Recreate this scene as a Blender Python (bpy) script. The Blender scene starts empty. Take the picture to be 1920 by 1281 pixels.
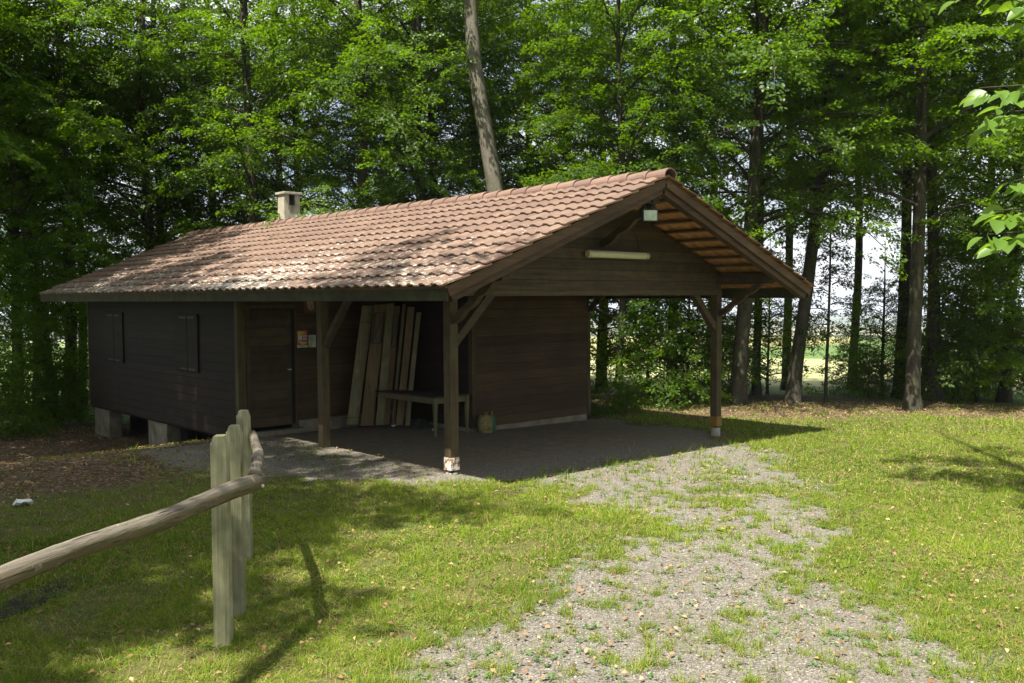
import bpy, math, random
import numpy as np
from mathutils import Vector, Matrix, Euler

random.seed(7)
RNG = np.random.default_rng(11)
SC = bpy.context.scene
COL = SC.collection
R = math.radians

# ------------------------------------------------------------------ camera
CAM = Vector((-8.265, -10.297, 2.523))
YAW, PITCH, ROLL = R(-42.568), R(2.688), R(-0.317)
hd = Vector((math.sin(-YAW), math.cos(-YAW), 0)); hr = Vector((hd.y, -hd.x, 0)); hu = Vector((0, 0, 1))
FW = hd*math.cos(PITCH) - hu*math.sin(PITCH); UP = hu*math.cos(PITCH) + hd*math.sin(PITCH)
RT = hr*math.cos(ROLL) + UP*math.sin(ROLL); UP = -hr*math.sin(ROLL) + UP*math.cos(ROLL)
cam_data = bpy.data.cameras.new('camera')
cam = bpy.data.objects.new('camera', cam_data); COL.objects.link(cam)
m3 = Matrix((RT, UP, -FW)).transposed()
cam.matrix_world = Matrix.Translation(CAM) @ m3.to_4x4()
cam_data.sensor_width = 36; cam_data.lens = 36*1748.6/1920
cam_data.clip_end = 30000; cam_data.clip_start = 0.1
SC.camera = cam

# ------------------------------------------------------------------ world, sun, exposure
SUN_EL, SUN_AZ = R(62), R(14)           # light travels towards +X (and a little +Y)
to_sun = Vector((-math.cos(SUN_EL)*math.cos(SUN_AZ), -math.cos(SUN_EL)*math.sin(SUN_AZ), math.sin(SUN_EL)))
world = bpy.data.worlds.new('World'); SC.world = world; world.use_nodes = True
wn, wl = world.node_tree.nodes, world.node_tree.links
wn.clear()
wo = wn.new('ShaderNodeOutputWorld'); bg = wn.new('ShaderNodeBackground'); sky = wn.new('ShaderNodeTexSky')
sky.sky_type = 'NISHITA'; sky.sun_disc = False; sky.sun_elevation = SUN_EL
sky.sun_rotation = math.atan2(to_sun.x, to_sun.y); sky.air_density = 1.0; sky.dust_density = 1.6
tc = wn.new('ShaderNodeTexCoord'); addv = wn.new('ShaderNodeVectorMath'); addv.operation = 'ADD'
addv.inputs[1].default_value = (0, 0, 0.05)      # the country falls away: the sky reaches a little below eye level
wl.new(tc.outputs['Generated'], addv.inputs[0]); wl.new(addv.outputs[0], sky.inputs['Vector'])
cn = wn.new('ShaderNodeTexNoise'); cn.inputs['Scale'].default_value = 2.6; cn.inputs['Detail'].default_value = 7
cmap = wn.new('ShaderNodeMapping'); cmap.inputs['Scale'].default_value = (1, 1, 3.2)
wl.new(tc.outputs['Generated'], cmap.inputs[0]); wl.new(cmap.outputs[0], cn.inputs['Vector'])
cr = wn.new('ShaderNodeValToRGB'); cr.color_ramp.elements[0].position = .30; cr.color_ramp.elements[1].position = .55
wl.new(cn.outputs[0], cr.inputs[0])
mixc = wn.new('ShaderNodeMix'); mixc.data_type = 'RGBA'
mixc.inputs['B'].default_value = (9.2, 9.4, 9.7, 1)
mulc = wn.new('ShaderNodeMath'); mulc.operation = 'MULTIPLY'; mulc.inputs[1].default_value = .9
wl.new(cr.outputs[0], mulc.inputs[0]); wl.new(mulc.outputs[0], mixc.inputs['Factor'])
wl.new(sky.outputs[0], mixc.inputs['A']); wl.new(mixc.outputs['Result'], bg.inputs[0])
bg.inputs[1].default_value = 0.055
wl.new(bg.outputs[0], wo.inputs[0])
sd = bpy.data.lights.new('sun', 'SUN'); sun = bpy.data.objects.new('sun', sd); COL.objects.link(sun)
sd.energy = 5.0; sd.angle = R(.53); sd.color = (1, .94, .82)
sun.rotation_euler = (-to_sun).to_track_quat('-Z', 'Y').to_euler(); sun.location = (0, 0, 40)
SC.view_settings.view_transform = 'Standard'; SC.view_settings.look = 'None'
SC.view_settings.gamma = 1; SC.view_settings.use_curve_mapping = False
SC.view_settings.exposure = 1.38
SC.cycles.max_bounces = 6; SC.cycles.diffuse_bounces = 4; SC.cycles.transmission_bounces = 5
SC.cycles.transparent_max_bounces = 8; SC.cycles.use_denoising = True
SC.cycles.sample_clamp_indirect = 4

# ------------------------------------------------------------------ helpers
def tag(o, label=None, cat=None, group=None, kind=None):
    if label: o['label'] = label
    if cat: o['category'] = cat
    if group: o['group'] = group
    if kind: o['kind'] = kind
    return o
def link(o, parent=None):
    COL.objects.link(o)
    if parent is not None: o.parent = parent
    return o
def empty(name, loc=(0, 0, 0), rz=0.0):
    o = bpy.data.objects.new(name, None); o.location = loc; o.rotation_euler = (0, 0, rz)
    o.empty_display_size = .3
    return link(o)
class MB:
    def __init__(s): s.v = []; s.f = []; s.m = []
    def add(s, vs, fs, mi=0):
        b = len(s.v); s.v += [tuple(v) for v in vs]; s.f += [tuple(i+b for i in f) for f in fs]; s.m += [mi]*len(fs)
    def box(s, a, b, mi=0):
        x0, y0, z0 = a; x1, y1, z1 = b
        s.add([(x0,y0,z0),(x1,y0,z0),(x1,y1,z0),(x0,y1,z0),(x0,y0,z1),(x1,y0,z1),(x1,y1,z1),(x0,y1,z1)],
              [(0,3,2,1),(4,5,6,7),(0,1,5,4),(1,2,6,5),(2,3,7,6),(3,0,4,7)], mi)
    def bar(s, p, q, w, h, up=(0, 0, 1), mi=0):
        p = Vector(p); q = Vector(q); d = (q-p).normalized(); u = Vector(up); u = (u-d*u.dot(d)).normalized(); r = d.cross(u)
        vs = []
        for c in (p, q):
            for a, b in ((-1,-1),(1,-1),(1,1),(-1,1)): vs.append(c + r*(a*w/2) + u*(b*h/2))
        s.add(vs, [(0,1,2,3),(7,6,5,4),(0,4,5,1),(1,5,6,2),(2,6,7,3),(3,7,4,0)], mi)
    def tube(s, pts, rads, n=8, cap=True, mi=0, wob=0.0, seed=0):
        rg = random.Random(seed); pts = [Vector(p) for p in pts]; vs = []; N = len(pts)
        u = None
        for i, p in enumerate(pts):
            d = (pts[min(i+1, N-1)] - pts[max(i-1, 0)]).normalized()
            if u is None: u = Vector((1,0,0)) if abs(d.x) < .8 else Vector((0,1,0))
            u = (u - d*u.dot(d)).normalized(); w = d.cross(u)
            for k in range(n):
                a = 2*math.pi*k/n; r = rads[i]*(1+wob*rg.uniform(-1,1))
                vs.append(p + (u*math.cos(a) + w*math.sin(a))*r)
        fs = [(i*n+k, i*n+(k+1)%n, (i+1)*n+(k+1)%n, (i+1)*n+k) for i in range(N-1) for k in range(n)]
        if cap: fs += [tuple(range(n-1, -1, -1)), tuple((N-1)*n+k for k in range(n))]
        s.add(vs, fs, mi)
    def prism(s, prof, a, b, axis='y', mi=0):   # prof = list of (u, z); extruded along axis from a to b
        n = len(prof)
        mk = (lambda u, z, t: (u, t, z)) if axis == 'y' else (lambda u, z, t: (t, u, z))
        vs = [mk(u, z, a) for u, z in prof] + [mk(u, z, b) for u, z in prof]
        s.add(vs, [tuple(range(n)), tuple(range(2*n-1, n-1, -1))] + [(i, i+n, (i+1) % n+n, (i+1) % n) for i in range(n)], mi)
    def mesh(s, name, mats, smooth=False):
        me = bpy.data.meshes.new(name); me.from_pydata(s.v, [], s.f)
        for m in (mats if isinstance(mats, (list, tuple)) else [mats]): me.materials.append(m)
        if any(s.m): me.polygons.foreach_set('material_index', s.m)
        if smooth: me.polygons.foreach_set('use_smooth', [True]*len(s.f))
        me.update(); return me
    def build(s, name, mats, parent=None, smooth=False, bevel=0):
        o = link(bpy.data.objects.new(name, s.mesh(name, mats, smooth)), parent)
        if bevel:
            b = o.modifiers.new('bevel', 'BEVEL'); b.width = bevel; b.segments = 2; b.limit_method = 'ANGLE'
        return o
def np_mesh(name, V, F, mats, colors=None, smooth=False, mat_idx=None):
    """V (n,3), F (m,k) all faces of k corners."""
    me = bpy.data.meshes.new(name); n, k = F.shape
    me.vertices.add(len(V)); me.vertices.foreach_set('co', np.ascontiguousarray(V, np.float32).ravel())
    me.loops.add(n*k); me.loops.foreach_set('vertex_index', F.ravel().astype(np.int32))
    me.polygons.add(n); me.polygons.foreach_set('loop_start', (np.arange(n)*k).astype(np.int32))
    me.polygons.foreach_set('loop_total', np.full(n, k, np.int32))
    for m in mats: me.materials.append(m)
    if mat_idx is not None: me.polygons.foreach_set('material_index', mat_idx.astype(np.int32))
    if smooth: me.polygons.foreach_set('use_smooth', np.ones(n, bool))
    me.update(calc_edges=True)
    if colors is not None:
        a = me.color_attributes.new('Col', 'FLOAT_COLOR', 'POINT')
        c = np.ones((len(V), 4), np.float32); c[:, :colors.shape[1]] = colors
        a.data.foreach_set('color', c.ravel())
    return me

# value noise
_tab = np.random.default_rng(5).random((256, 256))
def vnoise(x, y, sc=1.0, off=0):
    x = np.asarray(x, float)*sc + off*17.3 + 1000; y = np.asarray(y, float)*sc + off*9.7 + 1000
    xi = np.floor(x).astype(int); yi = np.floor(y).astype(int); fx = x-xi; fy = y-yi
    fx = fx*fx*(3-2*fx); fy = fy*fy*(3-2*fy); t = _tab
    a = t[xi % 256, yi % 256]; b = t[(xi+1) % 256, yi % 256]; c = t[xi % 256, (yi+1) % 256]; d = t[(xi+1) % 256, (yi+1) % 256]
    return (a*(1-fx)+b*fx)*(1-fy) + (c*(1-fx)+d*fx)*fy
def fbm(x, y, sc=1.0, off=0, n=4):
    s = 0; a = .5; tot = 0
    for i in range(n): s = s + a*vnoise(x, y, sc*2**i, off+i*3); tot += a; a *= .5
    return s/tot
def sst(x, a, b):
    t = np.clip((np.asarray(x, float)-a)/(b-a), 0, 1); return t*t*(3-2*t)

# ------------------------------------------------------------------ materials
class NT:
    def __init__(s, name):
        s.m = bpy.data.materials.new(name); s.m.use_nodes = True; s.t = s.m.node_tree; s.n = s.t.nodes; s.n.clear()
        s.out = s.n.new('ShaderNodeOutputMaterial')
    def node(s, t, **kw):
        n = s.n.new(t)
        for k, v in kw.items(): setattr(n, k, v)
        return n
    def l(s, a, b): s.t.links.new(a, b)
    def noise(s, vec, scale, detail=5, rough=.55, dist=0):
        n = s.node('ShaderNodeTexNoise'); n.inputs['Scale'].default_value = scale; n.inputs['Detail'].default_value = detail
        n.inputs['Roughness'].default_value = rough; n.inputs['Distortion'].default_value = dist
        if vec is not None: s.l(vec, n.inputs['Vector'])
        return n.outputs[0]
    def ramp(s, fac, stops):
        n = s.node('ShaderNodeValToRGB'); e = n.color_ramp.elements
        while len(e) < len(stops): e.new(.5)
        for el, (p, c) in zip(e, stops): el.position = p; el.color = (c if isinstance(c, tuple) else (c, c, c))[:3] + (1,)
        s.l(fac, n.inputs[0]); return n.outputs[0]
    def mix(s, fac, a, b, mode='MIX'):
        n = s.node('ShaderNodeMix', data_type='RGBA', blend_type=mode)
        for sock, v in ((n.inputs['Factor'], fac), (n.inputs['A'], a), (n.inputs['B'], b)):
            if isinstance(v, (int, float)): sock.default_value = v
            elif isinstance(v, tuple): sock.default_value = v[:3] + (1,)
            else: s.l(v, sock)
        return n.outputs['Result']
    def math(s, op, a, b=0.0, clamp=False):
        n = s.node('ShaderNodeMath', operation=op); n.use_clamp = clamp
        for i, v in enumerate((a, b)):
            if isinstance(v, (int, float)): n.inputs[i].default_value = v
            else: s.l(v, n.inputs[i])
        return n.outputs[0]
    def mapping(s, vec, scale=(1, 1, 1), rot=(0, 0, 0)):
        n = s.node('ShaderNodeMapping'); n.inputs['Scale'].default_value = scale; n.inputs['Rotation'].default_value = rot
        s.l(vec, n.inputs[0]); return n.outputs[0]
    def pos(s): return s.node('ShaderNodeNewGeometry').outputs['Position']
    def obj(s): return s.node('ShaderNodeTexCoord').outputs['Object']
    def rnd(s): return s.node('ShaderNodeObjectInfo').outputs['Random']
    def bump(s, h, strength=.5, dist=.02):
        n = s.node('ShaderNodeBump'); n.inputs['Strength'].default_value = strength; n.inputs['Distance'].default_value = dist
        s.l(h, n.inputs['Height']); return n.outputs[0]
    def principled(s, col, rough=.8, bump=None, spec=.3, metal=0.0):
        p = s.node('ShaderNodeBsdfPrincipled')
        for sock, v in ((p.inputs['Base Color'], col), (p.inputs['Roughness'], rough)):
            if isinstance(v, tuple): sock.default_value = v[:3] + (1,)
            elif isinstance(v, (int, float)): sock.default_value = v
            else: s.l(v, sock)
        p.inputs['Specular IOR Level'].default_value = spec; p.inputs['Metallic'].default_value = metal
        if bump is not None: s.l(bump, p.inputs['Normal'])
        s.l(p.outputs[0], s.out.inputs[0]); return s.m

def wood(name, dark, light, along='y', grain=28, rough=.75, green=0.0, spec=.25):
    t = NT(name); p = t.pos()
    sc = {'x': (1.2, grain, grain), 'y': (grain, 1.2, grain), 'z': (grain, grain, 1.2)}[along]
    g = t.noise(t.mapping(p, sc), 1.0, 6, .65, .3); big = t.noise(p, 1.7, 3)
    col = t.mix(t.ramp(g, [(.3, 0.0), (.72, 1.0)]), dark, light)
    col = t.mix(t.ramp(big, [(.35, 0.0), (.7, .45)]), col, tuple(c*.55 for c in dark))
    if green: col = t.mix(t.math('MULTIPLY', t.ramp(t.noise(p, 5, 5), [(.45, 0.0), (.65, 1.0)]), green), col, (.07, .085, .03))
    vr = t.math('MULTIPLY_ADD', t.rnd(), .5); t.n[-1].inputs[2].default_value = .75
    hsv = t.node('ShaderNodeHueSaturation'); t.l(col, hsv.inputs['Color']); t.l(vr, hsv.inputs['Value'])
    return t.principled(hsv.outputs[0], rough, t.bump(g, .5, .006), spec)
M = {}
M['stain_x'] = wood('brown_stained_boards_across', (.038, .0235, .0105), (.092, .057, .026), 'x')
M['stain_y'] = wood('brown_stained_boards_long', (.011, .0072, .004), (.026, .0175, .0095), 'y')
M['frame_z'] = wood('weathered_timber_upright', (.036, .026, .013), (.105, .072, .036), 'z', green=.35)
M['frame_x'] = wood('weathered_timber_across', (.036, .026, .013), (.095, .066, .034), 'x', green=.25)
M['frame_y'] = wood('weathered_timber_long', (.03, .021, .011), (.08, .055, .03), 'y', green=.25)
M['verge'] = wood('verge_timber', (.05, .03, .017), (.125, .078, .042), 'x', 20)
M['batten'] = wood('roof_batten_timber', (.07, .042, .02), (.13, .08, .04), 'y', 20)
M['fence'] = wood('pressure_treated_post_timber', (.165, .165, .10), (.37, .35, .22), 'z', 60, green=.45)
M['plank'] = wood('old_plank_timber', (.13, .115, .055), (.25, .22, .12), 'z', 24, green=.4)
M['plank_brown'] = wood('brown_plank_timber', (.10, .07, .03), (.20, .145, .07), 'z', 24)
M['table'] = wood('table_timber', (.10, .085, .04), (.18, .155, .075), 'z', 30, green=.3)
M['table_top'] = wood('table_top_timber', (.03, .026, .018), (.07, .06, .04), 'y', 26)

def bark(name, dark, light, moss=.3, sc=1.0):
    t = NT(name); p = t.pos()
    g = t.noise(t.mapping(p, (9*sc, 9*sc, 2.2*sc)), 1, 7, .65, .4); b = t.noise(p, 2.3, 4)
    sp = t.noise(p, 26, 3)
    col = t.mix(t.ramp(g, [(.3, 0.0), (.7, 1.0)]), dark, light)
    col = t.mix(t.ramp(sp, [(.6, 0.0), (.68, .55)]), col, tuple(min(.4, c*2.0) for c in light))
    col = t.mix(t.math('MULTIPLY', t.ramp(b, [(.42, 0.0), (.66, 1.0)]), moss), col, (.05, .065, .02))
    return t.principled(col, .9, t.bump(g, .8, .03), .15)
M['bark'] = bark('beech_bark', (.026, .023, .017), (.075, .066, .050))
M['bark_pale'] = bark('pale_smooth_bark', (.095, .085, .067), (.175, .16, .128), .35, .7)
M['rail_old'] = bark('weathered_log', (.045, .034, .024), (.165, .125, .08), .8, 1.9)

def leafmat(name, c1, c2, tr, gloss=.06, trans=.42):
    t = NT(name); a = t.node('ShaderNodeAttribute', attribute_name='Col')
    sep = t.node('ShaderNodeSeparateColor'); t.l(a.outputs['Color'], sep.inputs[0])
    v = t.math('ADD', sep.outputs[0], t.math('MULTIPLY', t.math('SUBTRACT', t.rnd(), .5), .75), True)
    col = t.mix(v, c1, c2); trc = t.mix(v, tr, tuple(min(1, x*1.5) for x in tr))
    d = t.node('ShaderNodeBsdfDiffuse'); t.l(col, d.inputs[0])
    b = t.node('ShaderNodeBsdfTranslucent'); t.l(trc, b.inputs[0])
    mx = t.node('ShaderNodeMixShader'); mx.inputs[0].default_value = trans; t.l(d.outputs[0], mx.inputs[1]); t.l(b.outputs[0], mx.inputs[2])
    g = t.node('ShaderNodeBsdfGlossy'); g.inputs['Roughness'].default_value = .42; g.inputs[0].default_value = (.8, .85, .8, 1)
    m2 = t.node('ShaderNodeMixShader'); m2.inputs[0].default_value = gloss; t.l(mx.outputs[0], m2.inputs[1]); t.l(g.outputs[0], m2.inputs[2])
    t.l(m2.outputs[0], t.out.inputs[0]); return t.m
M['leaf'] = leafmat('beech_leaf', (.017, .048, .005), (.072, .135, .007), (.140, .255, .003), .02, .48)
M['leaf_near'] = leafmat('near_leaf', (.06, .13, .014), (.10, .18, .02), (.22, .36, .015), .04)

def attr_mat(name, trans=.0, rough=.8):
    t = NT(name); a = t.node('ShaderNodeAttribute', attribute_name='Col'); d = t.node('ShaderNodeBsdfDiffuse'); t.l(a.outputs['Color'], d.inputs[0])
    if trans:
        b = t.node('ShaderNodeBsdfTranslucent'); t.l(a.outputs['Color'], b.inputs[0])
        mx = t.node('ShaderNodeMixShader'); mx.inputs[0].default_value = trans; t.l(d.outputs[0], mx.inputs[1]); t.l(b.outputs[0], mx.inputs[2]); t.l(mx.outputs[0], t.out.inputs[0])
    else: t.l(d.outputs[0], t.out.inputs[0])
    return t.m
M['grass'] = attr_mat('grass_blades', .35)
M['stones'] = attr_mat('gravel_stones')
M['dead'] = attr_mat('dead_leaves', .15)

def plain(name, col, rough=.7, spec=.3, metal=0.0, var=.25, sc=6, bump=0):
    t = NT(name); p = t.pos(); n = t.noise(p, sc, 5)
    c = t.mix(t.ramp(n, [(.3, 0.0), (.7, 1.0)]), tuple(x*(1-var) for x in col), tuple(min(1, x*(1+var)) for x in col))
    return t.principled(c, rough, t.bump(n, bump, .01) if bump else None, spec, metal)
M['concrete'] = plain('old_concrete', (.32, .30, .25), .9, .2, 0, .25, 7, .4)
M['pier'] = plain('pier_concrete', (.17, .155, .115), .9, .2, 0, .35, 4, .4)
M['dark_metal'] = plain('dark_metal', (.03, .03, .03), .5)
M['zinc'] = plain('galvanised_metal', (.45, .46, .46), .45, .5, .6)
M['hinge'] = plain('old_hinge_metal', (.045, .04, .03), .6, .4, .3)
M['void'] = plain('dark_backing_and_shade', (.012, .010, .008), .9)  # near black for backings, also stands in for shade in hollows
M['tube'] = plain('lamp_diffuser', (.50, .47, .30), .45, .4, 0, .12, 3)
M['tube_end'] = plain('lamp_housing', (.42, .38, .24), .5)
M['lamp_glass'] = plain('floodlight_glass', (.42, .52, .36), .12, .6, 0, .25, 9)
M['paper'] = plain('white_paper', (.42, .43, .36), .8)
M['paper_yellow'] = plain('yellow_print', (.5, .38, .03), .8)
M['paper_red'] = plain('red_brown_print', (.30, .09, .05), .8)
M['paper_green'] = plain('green_print', (.30, .40, .10), .8)
M['ink'] = plain('printing_ink', (.08, .10, .08), .8)
M['tan'] = plain('tan_print', (.5, .36, .16), .8)
M['plaque'] = plain('brown_plaque_wood', (.15, .05, .02), .7)
M['sack'] = plain('woven_sack', (.17, .15, .06), .9, .2, 0, .4, 18, .4)
M['sack_green'] = plain('green_sack_side', (.03, .09, .045), .8)
M['white_scrap'] = plain('white_scrap', (.7, .7, .7), .8)
M['tarp'] = plain('dark_folded_plastic', (.035, .045, .04), .6)

def tile_mat(name, base, lich):
    t = NT(name); p = t.pos(); rnd = t.rnd()
    n1 = t.noise(p, 3.1, 4); n2 = t.noise(t.mapping(p, (9, 22, 12)), 1.0, 6, .7); n3 = t.noise(p, 60, 3)
    big = t.noise(t.mapping(p, (.55, .38, .3)), 1.0, 3)
    c = t.mix(t.ramp(n1, [(.3, 0.0), (.7, 1.0)]), tuple(x*.8 for x in base), tuple(min(1, x*1.2) for x in base))
    c = t.mix(t.ramp(rnd, [(.0, 0.0), (.5, .5), (1., 1.0)]), c, (base[0]*.72, base[1]*.68, base[2]*.72), 'MIX')
    # pale lichen spots, thicker low on the slope where the roof stays damp
    sepz = t.node('ShaderNodeSeparateXYZ'); t.l(p, sepz.inputs[0])
    low = t.node('ShaderNodeMapRange'); low.inputs['From Min'].default_value = 3.9; low.inputs['From Max'].default_value = 2.7
    low.inputs['To Min'].default_value = -.07; low.inputs['To Max'].default_value = .085; t.l(sepz.outputs[2], low.inputs[0])
    thr = t.math('ADD', t.math('ADD', n2, t.math('MULTIPLY', t.math('SUBTRACT', big, .5), .30)), low.outputs[0])
    c = t.mix(t.ramp(thr, [(.60, 0.0), (.66, lich)]), c, (.52, .50, .44))
    c = t.mix(t.ramp(t.noise(p, 9, 5, .7), [(.56, 0.0), (.70, .75)]), c, (.095, .075, .05))
    c = t.mix(t.ramp(n3, [(.35, .25), (.55, 0.0)]), c, (.08, .055, .045))
    return t.principled(c, .85, t.bump(n2, .25, .01), .25)
M['tile'] = tile_mat('weathered_clay_tile', (.192, .130, .098), .95)
M['under'] = plain('clay_tile_underside', (.46, .235, .10), .85, .2, 0, .3, 9, .3)
M['ridge'] = tile_mat('ridge_clay_tile', (.21, .138, .108), .4)

# ------------------------------------------------------------------ terrain
GRAVEL = [(-3.2, 6.2), (-2.9, 3.4), (-2.25, 2.2), (-1.95, 1.06), (-1.3, .1), (-.75, -.55), (.0, -.85), (.24, -1.5), (.05, -2.4), (-.25, -3.27), (-.9, -3.8),
          (-1.8, -4.3), (-2.6, -4.5), (-3.5, -4.7), (-4.3, -4.95), (-5.6, -5.6), (-6.2, -8.5), (-3.2, -9.6), (-1.9, -8.1), (-1.1, -7.2), (-.5, -6.5), (.3, -5.6),
          (2.0, -4.7), (3.3, -3.9), (5.09, -2.34), (6.07, -.89), (7.0, .2), (6.9, 3.4), (6.4, 6.), (-.3, 6.), (-.5, 6.6)]
def poly_sd(x, y, P):
    x = np.asarray(x, float); y = np.asarray(y, float); d = np.full(x.shape, 1e9); ins = np.zeros(x.shape, bool)
    n = len(P)
    for i in range(n):
        ax, ay = P[i]; bx, by = P[(i+1) % n]; ex, ey = bx-ax, by-ay
        t = np.clip(((x-ax)*ex+(y-ay)*ey)/(ex*ex+ey*ey), 0, 1)
        d = np.minimum(d, np.hypot(x-ax-t*ex, y-ay-t*ey))
        c = ((ay > y) != (by > y)) & (x < (bx-ax)*(y-ay)/((by-ay) if by != ay else 1e-9)+ax); ins ^= c
    return np.where(ins, d, -d)
def gravel_mask(x, y):
    s = poly_sd(x, y, GRAVEL) + (fbm(x, y, 1.1, 1)-.5)*1.7 + (fbm(x, y, 5, 4)-.5)*1.1
    m = sst(s, -.35, .55)
    # a worn, half-grown band crosses the drive in front of the shelter
    under = sst(np.asarray(y), -1.0, -.2)*sst(np.asarray(x), -2.5, -1.4)*sst(-np.asarray(x), -7.2, -6.3)
    b = sst(fbm(x, y, 1.7, 9)+(fbm(x, y, 7, 19)-.5)*.35, .46, .58)
    band = np.exp(-(((x-1.6)*.7+(y+2.9)*.7)/1.5)**2)*(1-under)
    return np.clip(m*(1-b*(.18+.30*band)*(1-under)), 0, 1)
def litter_mask(x, y):
    x = np.asarray(x, float); y = np.asarray(y, float)
    left = sst(y+.9*np.clip(-x-5, 0, 3), 1.6, 3.6)*sst(-x, 1.9, 3.0)*sst(-x, -1.5, 1.5)
    left = np.maximum(left, sst(y, 4.5, 6.5)*sst(-x, -.6, .6))
    d = (x-CAM.x)*hd.x+(y-CAM.y)*hd.y
    back = sst(d+(fbm(x, y, .5, 6)-.5)*3, 20.2, 21.6)
    return np.clip(np.maximum(left, back)*(.55+.7*fbm(x, y, 1.3, 7)), 0, 1)
PD = [0, 27, 33, 100, 200, 262, 600, 1500, 4000, 6000, 7600, 9500]
PZ = [0, 0, -.35, -3.55, -5.6, -8.6, -22, -51, -104, -120, -130, -260]
def height(x, y, bumps=True):
    x = np.asarray(x, float); y = np.asarray(y, float); D = np.hypot(x-CAM.x, y-CAM.y)
    g = -.018*np.clip(x, 0, 18) - .8*sst(y, 4.8, 11.0)*sst(-x, -7.5, -1.5)
    p = np.interp(D, PD, PZ)
    if bumps:
        near = 1-sst(D, 30, 60)
        g = g + near*((fbm(x, y, .6, 2)-.5)*.06*(1-sst(poly_sd(x, y, GRAVEL), -.4, .3)*.8) + (fbm(x, y, 6, 3)-.5)*.018)
        p = p + sst(D, 1500, 4000)*(1-sst(D, 8000, 9000))*(fbm(x, y, .0009, 8)-.5)*(26+40*sst(D, 4500, 7000))
    return g + p
def hz(x, y): return float(height(np.array([x]), np.array([y]))[0])

def lerp(a, b, t): return a*(1-t[..., None]) + b*t[..., None]
def build_ground():
    a0 = math.atan2(hd.y, hd.x)
    ang = np.concatenate([np.arange(-40, 40, .4), np.arange(40, 320, 5)]); ang = np.radians(ang) + a0
    r = np.concatenate([np.arange(1.5, 30, .12), 30*np.geomspace(1, 9500/30, 110)]); r[0] = .3
    A, Rr = np.meshgrid(ang, r, indexing='ij'); X = CAM.x+Rr*np.cos(A); Y = CAM.y+Rr*np.sin(A); Z = height(X, Y)
    na, nr = A.shape; idx = np.arange(na*nr).reshape(na, nr)
    i0 = idx; i1 = np.roll(idx, -1, 0)
    F = np.stack([i0[:, :-1], i0[:, 1:], i1[:, 1:], i1[:, :-1]], -1).reshape(-1, 4)
    me = np_mesh('ground', np.stack([X, Y, Z], -1).reshape(-1, 3), F, [ground_mat()], smooth=True)
    x, y = X.ravel(), Y.ravel()
    c = np.ones((len(x), 4), np.float32); c[:, 0] = gravel_mask(x, y); c[:, 1] = litter_mask(x, y); c[:, 2] = sst(np.hypot(x-CAM.x, y-CAM.y), 27, 29)
    at = me.color_attributes.new('Mask', 'FLOAT_COLOR', 'POINT'); at.data.foreach_set('color', c.ravel())
    du = np.ones((len(x), 4), np.float32)
    du[:, 0] = sst(y+.3*(fbm(x, y, 2, 61)-.5), -.4, .9)*sst(x, -.6, .6)*sst(-x, -7.0, -5.5)
    at = me.color_attributes.new('Dust', 'FLOAT_COLOR', 'POINT'); at.data.foreach_set('color', du.ravel())
    # the farmland's own colours
    D = np.hypot(x-CAM.x, y-CAM.y); rel = np.degrees(((A.ravel()-a0)+math.pi) % (2*math.pi)-math.pi)   # + = left
    wheat = np.array([.30, .305, .145]); green = np.array([.09, .15, .04]); yel = np.array([.24, .235, .09]); grass = np.array([.14, .20, .06])
    col = np.tile(wheat, (len(x), 1))
    n = fbm(x, y, .05, 3)
    col = col*((.7+.6*n)*(.85+.3*fbm(x, y, .6, 44)))[:, None]
    col = np.where(((D > 97) & (rel < -20.3))[:, None], green*(.85+.3*n)[:, None], col)
    col = np.where(((D > 97+4*np.sin(rel)) & (rel >= -20.3))[:, None], yel, col)
    gs = (D > 97) & (D < 97+np.clip((-rel-6)*4.0, 0, 60)) & (rel >= -20.3); col = np.where(gs[:, None], green, col)
    col = np.where((D < 36)[:, None], np.array([.10, .15, .04]), col)
    col = np.where(((rel > 12) & (D > 36))[:, None], grass*(.85+.3*n)[:, None], col)
    cell = np.floor(x/230+.3*np.sin(y/500))*7.13 + np.floor(y/330)*3.77; rv = np.modf(np.abs(np.sin(cell)*437.5))[0]
    far = lerp(np.array([.09, .12, .05]), np.array([.28, .26, .16]), sst(rv, .25, .75))
    wood_ = fbm(x, y, .0035, 12); far = np.where((wood_ > .60)[:, None], np.array([.03, .05, .02]), far)
    col = np.where((D > 262)[:, None], far, col)
    col = np.where((D > 5200)[:, None], np.array([.04, .06, .03]), col)
    cc = np.ones((len(x), 4), np.float32); cc[:, :3] = col
    at = me.color_attributes.new('Field', 'FLOAT_COLOR', 'POINT'); at.data.foreach_set('color', cc.ravel())
    o = link(bpy.data.objects.new('ground', me)); return tag(o, 'grass and gravel clearing running out into fields and far hills', kind='structure')
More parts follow.
